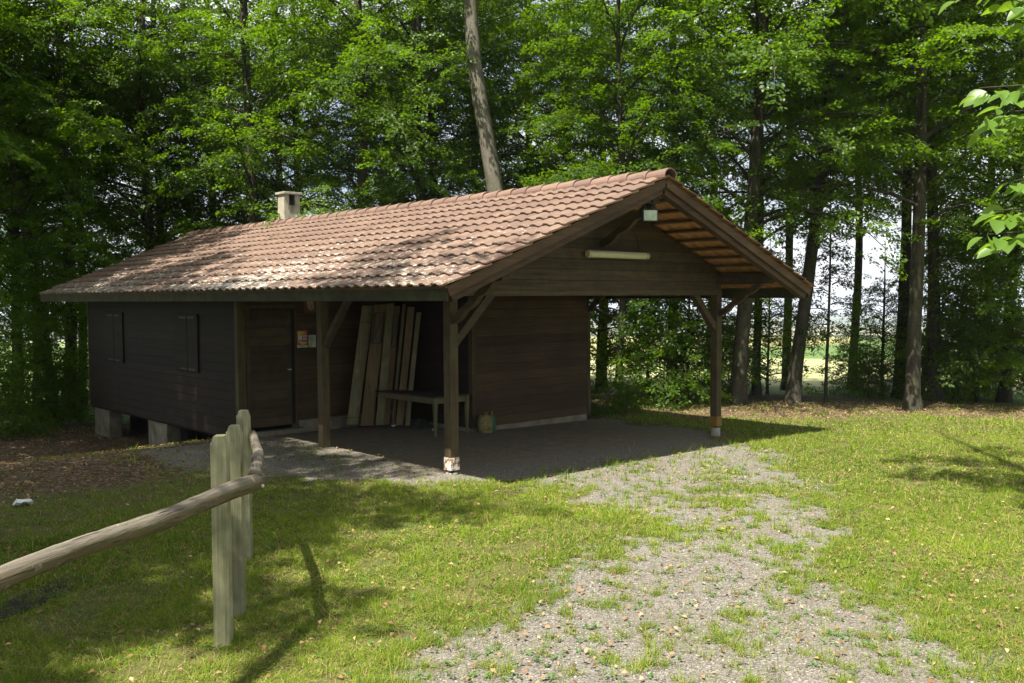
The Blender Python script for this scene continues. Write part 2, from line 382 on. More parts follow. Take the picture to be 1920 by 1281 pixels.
def ground_mat():
    t = NT('ground_surface'); p = t.pos()
    mk = t.node('ShaderNodeAttribute', attribute_name='Mask'); fd = t.node('ShaderNodeAttribute', attribute_name='Field')
    sep = t.node('ShaderNodeSeparateColor'); t.l(mk.outputs['Color'], sep.inputs[0])
    # gravel: stones as voronoi cells
    vo = t.node('ShaderNodeTexVoronoi'); vo.inputs['Scale'].default_value = 78; t.l(p, vo.inputs['Vector'])
    vs = t.node('ShaderNodeSeparateColor'); t.l(vo.outputs['Color'], vs.inputs[0])
    g = t.ramp(vs.outputs[0], [(0, (.085, .075, .062)), (.35, (.14, .127, .11)), (.7, (.20, .185, .163)), (.93, (.26, .245, .22)), (1, (.42, .40, .37))])
    g = t.mix(t.ramp(t.noise(p, 1.1, 4), [(.35, .35), (.65, .0)]), g, (.16, .14, .11))
    g = t.mix(t.ramp(t.noise(p, 240, 2), [(.5, .0), (.75, .5)]), g, (.10, .08, .055))
    da = t.node('ShaderNodeAttribute', attribute_name='Dust'); dsp = t.node('ShaderNodeSeparateColor'); t.l(da.outputs['Color'], dsp.inputs[0])
    g = t.mix(t.math('MULTIPLY', dsp.outputs[0], .72), g, t.mix(t.ramp(t.noise(p, 5, 6, .65), [(.3, 0.0), (.7, 1.0)]), (.12, .10, .066), (.21, .18, .125)))
    # thatch and moss below the blades
    s1 = t.noise(p, 3.5, 6, .6); s2 = t.noise(p, 70, 4, .7)
    s = t.mix(t.ramp(s1, [(.3, 0.0), (.7, 1.0)]), (.055, .062, .018), (.10, .105, .03))
    s = t.mix(t.ramp(s2, [(.42, 0.0), (.66, .9)]), s, (.15, .115, .055))
    s = t.mix(t.ramp(t.noise(p, 110, 3), [(.3, .6), (.5, .0)]), s, (.025, .03, .01))
    # leaf litter
    v2 = t.node('ShaderNodeTexVoronoi'); v2.inputs['Scale'].default_value = 24; t.l(p, v2.inputs['Vector'])
    s3 = t.node('ShaderNodeSeparateColor'); t.l(v2.outputs['Color'], s3.inputs[0])
    lt = t.ramp(s3.outputs[0], [(0, (.04, .028, .017)), (.5, (.085, .058, .036)), (.85, (.15, .10, .062)), (1, (.27, .19, .125))])
    nz = t.noise(p, 14, 5, .7)
    fg = t.ramp(t.math('ADD', sep.outputs[0], t.math('MULTIPLY', t.math('SUBTRACT', t.math('ADD', t.math('MULTIPLY', nz, .5), t.math('MULTIPLY', s2, .5)), .5), 1.5)), [(.30, 0.0), (.62, 1.0)])
    fl = t.ramp(t.math('ADD', sep.outputs[1], t.math('MULTIPLY', t.math('SUBTRACT', nz, .5), .9)), [(.35, 0.0), (.6, 1.0)])
    col = t.mix(fg, s, g); col = t.mix(fl, col, lt)
    col = t.mix(sep.outputs[2], col, t.mix(t.ramp(t.noise(p, .9, 6, .7), [(.3, .3), (.6, .0)]), fd.outputs['Color'], (.07, .085, .03)))
    bh = t.math('ADD', t.math('MULTIPLY', vo.outputs['Distance'], fg), t.math('MULTIPLY', s2, .5))
    return t.principled(col, .95, t.bump(bh, .8, .012), .15)
build_ground()

# ------------------------------------------------------------------ the shelter
W, EX, GY = 6.45, 1.155, 1.35
ZE, ZR, XR = 2.664, 4.364, 3.2025
AL = math.atan2(ZR-ZE, XR+EX); SL = math.hypot(ZR-ZE, XR+EX)
NC = 12; EXPO = SL/NC
YB, YD, XC, XA, YA, H = 5.90, 3.34, 3.23, -.31, 13.93, 2.55
shelter = empty('forest_shelter', (0, 0, 0))
tag(shelter, 'long brown timber forest hut with red tiled roof and open porch on posts', 'shelter')
def zroof(x): return ZE + (min(x, 2*XR-x)+EX)*math.tan(AL)      # underside plane of the tiles

roof = None
def build_roof():
    global roof
    b = MB()      # counter battens over the rafters make the roof frame
    for sgn in (0, 1):
        for k in range(NC+1):
            s = min(k*EXPO+.05, SL-.03); x = -EX + s*math.cos(AL); z = ZE + s*math.sin(AL)
            if sgn: x = 2*XR-x
            u = (-math.sin(AL), 0, math.cos(AL)) if not sgn else (math.sin(AL), 0, math.cos(AL))
            yend = 14.95 + .9*(s/SL)
            b.bar((x+u[0]*-.018, -GY+.03, z+u[2]*-.018), (x+u[0]*-.018, yend, z+u[2]*-.018), .055, .034, u)
    roof = b.build('roof', M['batten'], shelter)
    # tiles
    pr = [(0, .014), (.016, .003), (.06, .0), (.11, .003), (.132, .012), (.158, .026), (.20, .030), (.238, .027), (.256, .016), (.266, .013)]
    def tile_mesh(seed):
        # material 1 = the unweathered orange clay of the underside
        rg = random.Random(seed); L = EXPO+.055; th = .019; t = MB(); n = len(pr)
        wv = [rg.uniform(-.0015, .0015) for _ in pr]
        def row(x, dz): return [(x, y, z+dz+wv[i]) for i, (y, z) in enumerate(pr)]
        rise = .037
        vs = row(0, rise) + row(L, 0) + row(0, rise-th) + row(L, -th)
        f = []
        for i in range(n-1):
            f += [(i, n+i, n+i+1, i+1), (2*n+i, 2*n+i+1, 3*n+i+1, 3*n+i), (i, i+1, 2*n+i+1, 2*n+i)]
        f += [(0, 2*n, 3*n, n), (n-1, 2*n-1, 4*n-1, 3*n-1)]
        t.add(vs, f); t.m = [1 if (k < 3*(n-1) and k % 3 == 1) else 0 for k in range(len(f))]; return t
    TM = [tile_mesh(i) for i in range(4)]; meshes = [t.mesh('roof_tile', [M['tile'], M['under']]) for t in TM]
    TW = .245; spots = []
    for side in (0, 1):
        for k in range(NC):
            yend = 15.0 + 1.0*(k/(NC-1)); n = int((yend+GY)/TW)
            for j in range(n):
                s = k*EXPO-.03
                y = -GY-.02 + j*TW + random.uniform(-.003, .003)
                x = -EX+s*math.cos(AL); z = ZE+s*math.sin(AL)
                if side == 0:
                    mx = Matrix(((math.cos(AL), 0, -math.sin(AL), x), (0, 1, 0, y), (math.sin(AL), 0, math.cos(AL), z), (0, 0, 0, 1)))
                else:
                    mx = Matrix(((-math.cos(AL), 0, math.sin(AL), 2*XR-x), (0, -1, 0, y+TW+.02), (math.sin(AL), 0, math.cos(AL), z), (0, 0, 0, 1)))
                mx = mx @ Euler((random.uniform(-.008, .008), random.uniform(-.006, .008), random.uniform(-.01, .01))).to_matrix().to_4x4()
                d = (mx.translation-CAM).length + (100 if side else 0)
                spots.append((d, mx, random.randrange(4)))
    spots.sort(key=lambda q: q[0])
    for d, mx, v in spots[:300]:
        o = link(bpy.data.objects.new('roof_tile', meshes[v]), roof); o.matrix_local = mx
    rest = spots[300:]; Vs = []; Fs = []; Ms = []; base = 0
    for v in range(4):
        P = np.array(TM[v].v); Q = np.array(TM[v].f)
        for d, mx, vv in rest:
            if vv != v: continue
            m = np.array(mx); Vs.append(P@m[:3, :3].T+m[:3, 3]); Fs.append(Q+base); Ms.append(np.array(TM[v].m)); base += len(P)
    me = np_mesh('roof_tiles', np.concatenate(Vs), np.concatenate(Fs), [M['tile_many'], M['under']], mat_idx=np.concatenate(Ms))
    tag(link(bpy.data.objects.new('roof_tiles', me), roof), kind='stuff')
    # ridge caps
    for i in range(46):
        y = -GY-.06 + i*.385
        if y > 15.9: break
        t = MB(); n = 10; L = .43; vs = []; fs = []
        for (yy, rr, dz) in ((0, .135, .012), (.03, .138, .012), (L, .118, 0)):
            for rad in (rr, rr-.016):
                for q in range(n+1):
                    a = math.pi*(-.06+1.12*q/n); vs.append((rad*math.cos(a)*1.12, yy, rad*math.sin(a)*.92+dz))
        m_ = n+1
        for seg in range(2):
            o1 = seg*2*m_; o2 = (seg+1)*2*m_
            for q in range(n):
                fs += [(o1+q, o1+q+1, o2+q+1, o2+q), (o1+m_+q, o2+m_+q, o2+m_+q+1, o1+m_+q+1)]
            for q in (0, n): fs.append((o1+q, o2+q, o2+m_+q, o1+m_+q))
        for q in range(n): fs += [(q, m_+q, m_+q+1, q+1), (4*m_+q, 4*m_+q+1, 5*m_+q+1, 5*m_+q)]
        t.add(vs, fs)
        o = t.build('ridge_tile', M['ridge'], roof, smooth=False); o.location = (XR, y, ZR-.012+random.uniform(-.004, .004))
        o.rotation_euler = (random.uniform(-.006, .006), random.uniform(-.02, .02), random.uniform(-.012, .012))
    # rafters
    def rafter(y, w, h, side, mat, name, x0=-EX+.12):
        drop = h/2+.045; nx, nz = -math.sin(AL), math.cos(AL); t = MB()
        p = Vector((x0-nx*drop*0, 0, ZE+(x0+EX)*math.tan(AL))) - Vector((nx, 0, nz))*drop
        q = Vector((XR, 0, ZR)) - Vector((0, 0, drop/nz))
        if side: p.x = 2*XR-p.x; nx = -nx
        p.y = q.y = y; t.bar(p, q, w, h, (nx, 0, nz)); return t.build(name, mat, roof, bevel=.004)
    ys = [-.05+i*.84 for i in range(19)]
    for y in ys[1:]:
        for side in (0, 1): rafter(y, .09, .14, side, M['verge'], 'rafter')
    for side in (0, 1):
        rafter(-GY+.14, .13, .20, side, M['verge'], 'verge_rafter', -EX+.10)
        rafter(15.2, .13, .20, side, M['verge'], 'verge_rafter', -EX+.10)
        t = MB()       # thin barge board right under the verge tiles
        for yy in (-GY+.045,):
            nx, nz = (-math.sin(AL), math.cos(AL)) if not side else (math.sin(AL), math.cos(AL))
            p = Vector((-EX+.05 if not side else 2*XR+EX-.05, yy, ZE+.05*math.tan(AL))) - Vector((nx, 0, nz))*.085
            q = Vector((XR, yy, ZR)) - Vector((0, 0, .09)); t.bar(p, q, .03, .13, (nx, 0, nz))
        t.build('barge_board', M['verge'], roof)
    # eaves boards
    for side in (0, 1):
        t = MB(); x = -EX+.085 if not side else 2*XR+EX-.085
        t.box((x-.015, -GY+.06, ZE-.175), (x+.015, 15.1, ZE+.0)); o = t.build('eaves_board', M['eaves'], roof)
# tiles that are merged still need differing tones: random per face island via position cells
def tile_many_mat():
    m = M['tile'].copy(); m.name = 'weathered_clay_tile_far'; nt = m.node_tree
    oi = [n for n in nt.nodes if n.type == 'OBJECT_INFO'][0]
    geo = nt.nodes.new('ShaderNodeNewGeometry')
    for l in list(oi.outputs['Random'].links): nt.links.new(geo.outputs['Random Per Island'], l.to_socket)
    return m
M['tile_many'] = tile_many_mat()
M['eaves'] = wood('dark_eaves_board', (.03, .026, .012), (.07, .06, .028), 'y', 20, green=.6)
build_roof()

def wall_x(name, x, y0, y1, z0, z1, face, mat, pitch=.175, top=None, thick=.10, skip=()):
    """wall in a plane of constant x whose outside faces `face` (-1 or +1)."""
    b = MB(); b.box((min(x, x-face*thick), y0, z0), (max(x, x-face*thick), y1, z1)); w = b.build(name, M['void'], shelter)
    z = z0
    while z < z1-.02:
        h = min(pitch, z1-z); t = MB(); a = .022+random.uniform(-.002, .002)
        # shiplap: lower edge stands proud
        t.prism([(x-face*.001+face*0, z+.003), (x+face*a, z+.003), (x+face*(a-.008), z+h-.004), (x+face*.001, z+h-.004)], y0-.0, y1+.0)
        t.build('board', mat, w); z += pitch
    return w
def wall_y(name, y, x0, x1, z0, z1, mat, pitch=.175, thick=.10, openings=(), ztop=None, jit=0):
    b = MB(); X = [x0, x1]
    if ztop is None:
        segs = [(x0, x1)]
        for a, c, zt in openings:
            segs = [s for q in segs for s in ((q[0], min(q[1], a)), (max(q[0], c), q[1])) if s[1]-s[0] > .01]
            b.box((a, y, zt), (c, y+thick, z1))
        for s in segs: b.box((s[0], y, z0), (s[1], y+thick, z1))
    else:
        b.prism([(x0, z0), (x1, z0), (x1, ztop(x1)), (XR, ztop(XR)), (x0, ztop(x0))], y, y+thick)
    w = b.build(name, M['void'], shelter); z = z0
    while z < z1-.02:
        h = min(pitch, z1-z); a = .022+random.uniform(-.003, .003); xa, xb, ua, ub = x0, x1, x0, x1
        if ztop is not None:
            for i in range(400):
                if ztop(xa) < z+.005: xa += .02
                if ztop(xb) < z+.005: xb -= .02
                if ztop(ua) < z+h: ua += .02
                if ztop(ub) < z+h: ub -= .02
            if xb-xa < .1: break
            if ub < ua: ua = ub = XR
        segs = [(xa, xb, ua, ub)]
        for p, q, zt in openings:
            if z < zt-.03:
                segs = [(xa, p, xa, p), (q, xb, q, ub)]
        for s0, s1, t0, t1 in segs:
            if s1-s0 < .02: continue
            t = MB(); e = .003
            vs = [(s0, y-a, z+e), (s1, y-a, z+e), (t1, y-a+.008, z+h-.004), (t0, y-a+.008, z+h-.004),
                  (s0, y-.0005, z+e), (s1, y-.0005, z+e), (t1, y-.0005, z+h-.004), (t0, y-.0005, z+h-.004)]
            t.add(vs, [(0,1,2,3),(7,6,5,4),(0,4,5,1),(1,5,6,2),(2,6,7,3),(3,7,4,0)]); t.build('board', mat, w)
        z += pitch
    return w
A = wall_x('wall', XA, YB+.07, YA, -.09, 2.62, -1, M['stain_y'])
wall_y('wall', YB, XA+.13, XC, -.0+.16, 2.62, M['stain_x'], openings=[(-.13, .90, 2.36)])
wall_x('wall', XC, YD+.10, YB-.001, .02, 2.62, -1, M['stain_y'])
wall_y('wall', YD, XC-.0, W-.02, .02, 2.62, M['stain_x'])
t = MB(); t.box((W-.0, YD+.02, -.2), (W+.08, YA, 2.62)); t.build('wall', M['stain_y'], shelter)
t = MB(); t.prism([(XA, -.09), (W, -.09), (W, zroof(W)-.2), (XR, zroof(XR)-.2), (XA, zroof(XA)-.2)], YA+.001, YA+.1); t.build('wall', M['void'], shelter)
g = wall_y('gable_wall', .03, .0, W+.12, 2.625, 4.4, M['frame_x'], pitch=.172, ztop=lambda x: zroof(x)-.07)
t = MB(); t.box((XA-.03, YB-.06, -.05), (XA+.13, YB+.07, 2.58)); t.build('corner_post', M['frame_z'], shelter, bevel=.004)
t = MB(); t.box((XA-.028, YA-.05, -.09), (XA+.06, YA+.03, 2.58)); t.build('corner_post', M['frame_z'], shelter, bevel=.004)
t = MB(); t.box((W-.02, YD-.03, .03), (W+.075, YD+.018, 2.3)); t.build('corner_post', M['frame_z'], shelter, bevel=.004)
t = MB(); t.box((XC-.03, YD-.026, .02), (XC+.05, YD-.0225, 2.55)); t.box((XC-.026, YD-.0225, .02), (XC-.0225, YD+.09, 2.55)); t.build('corner_trim', M['frame_z'], shelter)
t = MB(); t.box((XA+.02, YB+.02, -.14), (W-.02, YA-.02, -.0)); t.build('floor', M['void'], shelter)
# concrete sill strips and piers
t = MB(); t.box((.92, YB-.05, -.2), (XC-.01, YB+.08, .155)); t.box((XC-.03, YD+.06, -.2), (XC+.1, YB-.06, .015)); t.box((XC+.0, YD-.012, -.3), (W-.03, YD+.1, .018))
t.build('foundation', M['pier'], shelter)
t = MB(); t.box((XA+.0, YB-.25, -.35), (.95, YB-.03, .03)); t.build('door_step', M['pier'], shelter, bevel=.01)
for y0, y1 in ((12.78, 13.78), (9.33, 10.36)):
    t = MB(); t.box((XA+.03, y0, -1.3), (XA+.33, y1, -.1)); t.build('pier', M['pier'], shelter, bevel=.01)
for x in (3.0, 6.1):
    for y0, y1 in ((12.78, 13.78), (9.33, 10.36)):
        t = MB(); t.box((x, y0, -1.3), (x+.3, y1, -.14)); t.build('pier', M['pier'], shelter)
t = MB(); t.box((XA+.35, 6.6, -.8), (W-.1, 6.75, -.14)); t.box((.6, 6.8, -1.3), (.75, YA-.1, -.14)); t.build('foundation', M['void'], shelter)  # dark walls added behind the piers to keep the hollow black
# door
door = MB(); door.box((-.07, YB+.03, .08), (.80, YB+.07, 2.33)); door = door.build('door', M['void'], shelter)
z = .09
while z < 2.3:
    t = MB(); t.box((-.065, YB+.008, z), (.79, YB+.031, min(z+.166, 2.325))); t.build('board', M['door'] if 'door' in M else M['frame_x'], door); z += .172
t = MB(); t.bar((.70, YB-.03, 1.16), (.78, YB-.03, 1.16), .02, .02); t.bar((.77, YB-.03, 1.16), (.77, YB+.01, 1.16), .02, .02); t.build('handle', M['zinc'], door)
t = MB(); t.box((.80, YB-.01, .02), (.90, YB+.08, 2.42)); t.box((-.155, YB-.03, .02), (-.075, YB+.02, 2.42)); t.box((-.075, YB-.03, 2.34), (.8, YB+.02, 2.42)); t.build('door_frame', M['frame_z'], shelter)
t = MB(); t.box((.801, YB-.014, .1), (.865, YB-.011, 2.33)); t.build('dark_jamb_strip', M['void'], shelter)  # thin dark strip laid on the jamb face, no recess cut
# shutters on the long wall
for (ya, yb_, yc) in ((8.62, 8.01, 7.53), (12.72, 12.10, 11.55)):
    t = MB(); t.box((XA-.026, yc-.03, 1.05), (XA-.0225, ya+.03, 2.25)); win = t.build('window_shutter', M['void'], shelter)
    for p, q in ((ya, yb_+.008), (yb_-.008, yc)):
        z = 1.075; lf = MB()
        t = MB(); t.box((XA-.034, q, 1.07), (XA-.027, p, 2.23)); leaf = t.build('leaf', M['void'], win)
        while z < 2.22:
            t = MB(); t.box((XA-.055, q, z), (XA-.034, p, min(z+.17, 2.23))); t.build('board', M['stain_y'], win); z += .175
        for zz in (1.12, 2.16):
            t = MB(); c = yb_; s = 1 if p > yb_+.1 else -1
            t.box((XA-.062, min(c+s*.03, c+s*.36), zz-.018), (XA-.0555, max(c+s*.03, c+s*.36), zz+.018)); t.build('hinge', M['hinge'], win)
# posts
PW = .15
def post(x, y, zb, shoe, foot):
    t = MB(); t.box((x, y, zb), (x+PW, y+PW, H+.02)); o = t.build('post', M['frame_z'], shelter, bevel=.006)
    if shoe:
        t = MB(); t.box((x-.006, y-.006, zb-.012), (x+PW+.006, y+PW+.006, zb+.17)); t.build('steel_shoe', shoe, o, bevel=.004)
        t = MB(); t.tube([(x+PW/2, y+PW/2, zb-.06), (x+PW/2, y+PW/2, zb-.01)], [.03, .03], 8); t.build('shoe_pin', M['dark_metal'], o)
    if foot:
        t = MB(); c = (x+PW/2, y+PW/2); t.tube([(c[0], c[1], -.55), (c[0], c[1], zb-.055), (c[0], c[1], zb-.05)], [.088, .086, .08], 20); t.build('footing', M['concrete'], o)
    return o
def shoe_mat(name, yellow):
    t = NT(name); p = t.pos(); n = t.noise(p, 16, 5, .7); base = (.60, .58, .52) if not yellow else (.20, .14, .03)
    c = t.mix(t.ramp(n, [(.48, 0.0), (.56, 1.0)]), base, (.22, .085, .02)); return t.principled(c, .7, t.bump(n, .4, .01), .3)
post(0, 0, .075, shoe_mat('peeling_white_steel', False), True)
post(W-.02, 0, .085, shoe_mat('rusty_yellow_steel', True), True)
p3 = post(-.01, 3.44, -.22, None, False)
t = MB(); t.box((-.015, 3.435, -.25), (PW-.005, 3.445+PW, .0)); t.build('post_foot', M['plank_brown'], p3, bevel=.005)
# tie beam, purlins, ridge beam, braces
t = MB(); t.box((.0, -.006, H), (W+.13, .14, H+.085)); t.build('tie_beam', M['frame_x'], shelter, bevel=.004)
for x in (0.0, W-.02):
    t = MB(); t.box((x, -GY+.24, H+.20), (x+.14, 15.0, H+.38)); t.build('purlin', M['frame_y'], shelter, bevel=.005)
t = MB(); t.box((XR-.08, -GY+.22, ZR-.40), (XR+.08, 15.0, ZR-.215)); t.build('ridge_beam', M['frame_y'], shelter, bevel=.005)
def brace(p, q, w=.10, h=.12, up=(0, 1, 0), mat='frame_x'):
    t = MB(); t.bar(p, q, w, h, up); return t.build('brace', M[mat], shelter, bevel=.004)
brace((.10, .075, 1.86), (.84, .075, 2.60), .12, .12)
brace((W+.02, .075, 1.90), (W-.68, .075, 2.60), .12, .11)
brace((.075, 3.46, 1.72), (.075, 2.62, 2.62), .10, .10, (1, 0, 0), 'frame_y')
def carved(x, y0, z0, y1, z1, w=.09, h=.13):
    """carved knee brace in a plane of constant x with three scallops on its lower side."""
    L = math.hypot(y1-y0, z1-z0); uy, uz = (y1-y0)/L, (z1-z0)/L; ny, nz = (uz, -uy)
    if nz > 0: ny, nz = -ny, -nz
    n = 30; up = []; lo = []
    for i in range(n+1):
        s = i/n; d = .035*abs(math.sin(s*math.pi*3))**.8*(1 if 0 < s < 1 else 0)
        up.append((y0+uy*L*s, z0+uz*L*s)); lo.append((y0+uy*L*s+ny*(h-.035+d), z0+uz*L*s+nz*(h-.035+d)))
    vs = [(x, a, b) for a, b in up]+[(x, a, b) for a, b in lo]+[(x+w, a, b) for a, b in up]+[(x+w, a, b) for a, b in lo]; m = n+1; fs = []
    for i in range(n):
        fs += [(i, i+1, m+i+1, m+i), (2*m+i, 3*m+i, 3*m+i+1, 2*m+i+1), (i, 2*m+i, 2*m+i+1, i+1), (m+i, m+i+1, 3*m+i+1, 3*m+i)]
    fs += [(0, m, 3*m, 2*m), (n, 2*m+n, 3*m+n, m+n)]
    t = MB(); t.add(vs, fs); return t.build('carved_brace', M['frame_y'], shelter)
carved(.02, .03, 2.22, -.86, 2.80, .09, .11)
carved(W+.01, .03, 2.22, -.86, 2.80, .09, .11)
carved(XR-.045, .0, 3.42, -1.03, 4.02)
carved(W-.02+.02, YD+.02, 2.28, YD-.45, 2.70)
# roof bolts / hooks on the barge are too small to matter; chimney
t = MB()
cx0, cx1, cy0, cy1, cz1 = 3.30, 3.74, 10.60, 10.92, 5.12
t.box((cx0, cy0, 3.8), (cx0+.14, cy1, cz1)); t.box((cx1-.14, cy0, 3.8), (cx1, cy1, cz1)); t.box((cx0+.14, cy0+.002, 3.8), (cx1-.14, cy1-.002, cz1-.26))
def chim_mat():
    t = NT('sooty_render'); p = t.pos(); n = t.noise(p, 7, 5); c = t.mix(t.ramp(n, [(.3, 0.0), (.7, 1.0)]), (.30, .275, .21), (.42, .385, .30))
    sp = t.node('ShaderNodeSeparateXYZ'); t.l(p, sp.inputs[0])
    dx = t.math('ABSOLUTE', t.math('SUBTRACT', sp.outputs[0], 3.53)); a = t.node('ShaderNodeMapRange'); a.inputs['From Min'].default_value = .11; a.inputs['From Max'].default_value = .02; t.l(t.math('ADD', dx, t.math('MULTIPLY', t.math('SUBTRACT', n, .5), .12)), a.inputs[0])
    b = t.node('ShaderNodeMapRange'); b.inputs['From Min'].default_value = 4.60; b.inputs['From Max'].default_value = 4.86; t.l(sp.outputs[2], b.inputs[0])
    c = t.mix(t.math('MULTIPLY', t.math('MULTIPLY', a.outputs[0], b.outputs[0]), .75), c, (.05, .045, .04))
    return t.principled(c, .9, t.bump(n, .3, .01), .2)
ch = t.build('chimney', chim_mat(), shelter, bevel=.004)
t = MB(); t.box((cx0+.141, cy0+.05, cz1-.258), (cx1-.141, cy1-.01, cz1)); t.build('flue_shade_block', M['void'], ch)  # near-black block fills the chimney opening, standing in for its shade
t = MB(); t.box((cx0-.04, cy0-.06, cz1+.001), (cx1+.04, cy1+.06, cz1+.06)); t.build('chimney_cap', M['concrete'], ch, bevel=.006)
t = MB(); t.box((cx0-.05, cy0-.06, 4.18), (cx1+.08, cy1+.06, 4.42)); t.build('flashing', M['pier'], ch, bevel=.02)

# ------------------------------------------------------------------ lamps and notices on the shelter
tl = empty('tube_light', (3.515, -.09, 3.22)); tag(tl, 'long yellowed tube lamp fixed across the gable boards', 'lamp')
t = MB(); t.tube([(-.70, 0, 0), (-.68, 0, 0), (.68, 0, 0), (.70, 0, 0)], [.05, .058, .058, .05], 14); t.build('diffuser', M['tube'], tl, smooth=True)
for s in (-1, 1):
    t = MB(); t.tube([(s*.70, 0, 0), (s*.755, 0, 0)], [.061, .055], 14); t.build('end_cap', M['tube_end'], tl)
t = MB(); t.box((-.72, .03, -.03), (.72, .085, .045)); t.build('housing', M['tube_end'], tl)
fl = empty('floodlight', (3.085, -1.1, 3.78), R(-32)); tag(fl, 'square floodlight hanging under the roof ridge beside the carved brace', 'floodlight')
t = MB(); t.box((-.125, -.02, -.095), (.125, .05, .095)); t.build('casing', M['dark_metal'], fl, bevel=.008)
t = MB(); t.box((-.105, -.026, -.08), (.105, -.021, .075)); t.build('glass', M['lamp_glass'], fl)
t = MB(); t.box((-.09, .0, .095), (-.07, .03, .19)); t.box((.07, .0, .095), (.09, .03, .19)); t.box((-.09, .0, .18), (.09, .03, .2)); t.box((-.02, .005, .2), (.02, .025, .245)); t.build('bracket', M['dark_metal'], fl)
t = MB(); t.tube([(.0, .03, .20), (.02, .2, .30), (.0, .55, .26), (-.02, 1.05, .1)], [.007]*4, 6); t.build('cable', M['dark_metal'], fl)
t = MB(); t.tube([(.60, .075, .05), (.62, .082, .2), (.50, .084, .42), (.0, .084, .62)], [.006]*4, 6); t.build('cable', M['dark_metal'], tl)
YP = YB-.031
nt = empty('notice_poster', (1.025, YP, 1.74)); tag(nt, 'red and yellow poster pinned on the wall right of the door', 'poster')
t = MB(); t.box((-.115, 0, -.17), (.115, .006, .17)); t.build('sheet', M['paper_red'], nt)
t = MB(); t.box((-.095, -.002, .09), (.06, -.0005, .145)); t.build('heading', M['paper_yellow'], nt)
t = MB()
for a, b, c, d in ((-.09, -.02, -.005, .075), (.015, .035, .055, .075), (.065, .035, .1, .075), (.015, -.02, .055, .02), (.065, -.02, .1, .02)): t.box((a, -.002, b), (c, -.0005, d))
t.build('text_panel', M['paper'], nt)
t = MB(); t.add([(-.11, -.002, -.035), (.11, -.002, -.065), (.03, -.002, -.115), (-.02, -.002, -.115)], [(0, 3, 2, 1)]); t.build('picture', M['tan'], nt)
t = MB(); t.add([(-.115, -.0022, -.11), (-.02, -.0022, -.125), (.115, -.0022, -.125), (.115, -.0022, -.168), (-.115, -.0022, -.168)], [(0, 4, 3, 2, 1)]); t.build('footer', M['paper'], nt)
nt = empty('notice_sheet', (1.245, YP, 1.69)); tag(nt, 'small pale printed sheet beside the red and yellow poster', 'notice')
t = MB(); t.box((-.08, 0, -.12), (.08, .005, .12)); t.build('sheet', M['paper'], nt)
t = MB()
for i in range(9): t.box((-.055, -.0015, .085-i*.014), (.05-(i % 3)*.015, -.0004, .09-i*.014))
t.build('printed_lines', M['ink'], nt)
t = MB(); t.box((-.078, -.0016, -.118), (.0, -.0004, -.03)); t.build('green_field', M['paper_green'], nt)
pq = empty('wall_plaque', (1.21, YP-.01, 2.40)); tag(pq, 'brown wooden plaque with a striped crest above the posters', 'plaque')
t = MB(); t.box((-.13, 0, -.15), (.13, .025, .17)); t.build('board', M['plaque'], pq, bevel=.006)
t = MB()
for i in range(5):
    x = -.06+i*.03; hh = math.sqrt(max(0, .075**2-x*x)); t.add([(x-.008+.02, -.003, -.03-hh), (x+.006+.02, -.003, -.03-hh), (x+.006-.01, -.003, .0+hh+.04), (x-.008-.01, -.003, .0+hh+.04)], [(0, 1, 2, 3)])
t.build('crest', M['paper'], pq)

# ------------------------------------------------------------------ table, planks, sack under the roof
tb = empty('wooden_table', (2.68, 4.33, hz(2.6, 4.3))); tag(tb, 'plain wooden table with pale frame standing in the porch before the dark wall', 'table')
zt = .74; t = MB(); t.box((-.44, -1.07, zt-.025), (.46, 1.10, zt)); t.build('table_top', M['table_top'], tb, bevel=.003)
t = MB(); t.box((-.37, -1.0, zt-.135), (-.345, 1.02, zt-.0255)); t.box((.375, -1.0, zt-.135), (.4, 1.02, zt-.0255)); t.box((-.345, -1.0, zt-.135), (.375, -.975, zt-.0255)); t.box((-.345, .995, zt-.135), (.375, 1.02, zt-.0255)); t.build('apron', M['table'], tb)
for x in (-.40, .36):
    for y in (-1.03, .98):
        t = MB(); b_ = (x+.015, y+.015)
        t.add([(x+.012, y+.012, -.03), (x+.048, y+.012, -.03), (x+.048, y+.048, -.03), (x+.012, y+.048, -.03), (x, y, zt-.026), (x+.075, y, zt-.026), (x+.075, y+.075, zt-.026), (x, y+.075, zt-.026)],
              [(0,3,2,1),(4,5,6,7),(0,1,5,4),(1,2,6,5),(2,3,7,6),(3,0,4,7)]); t.build('leg', M['table'], tb, bevel=.003)
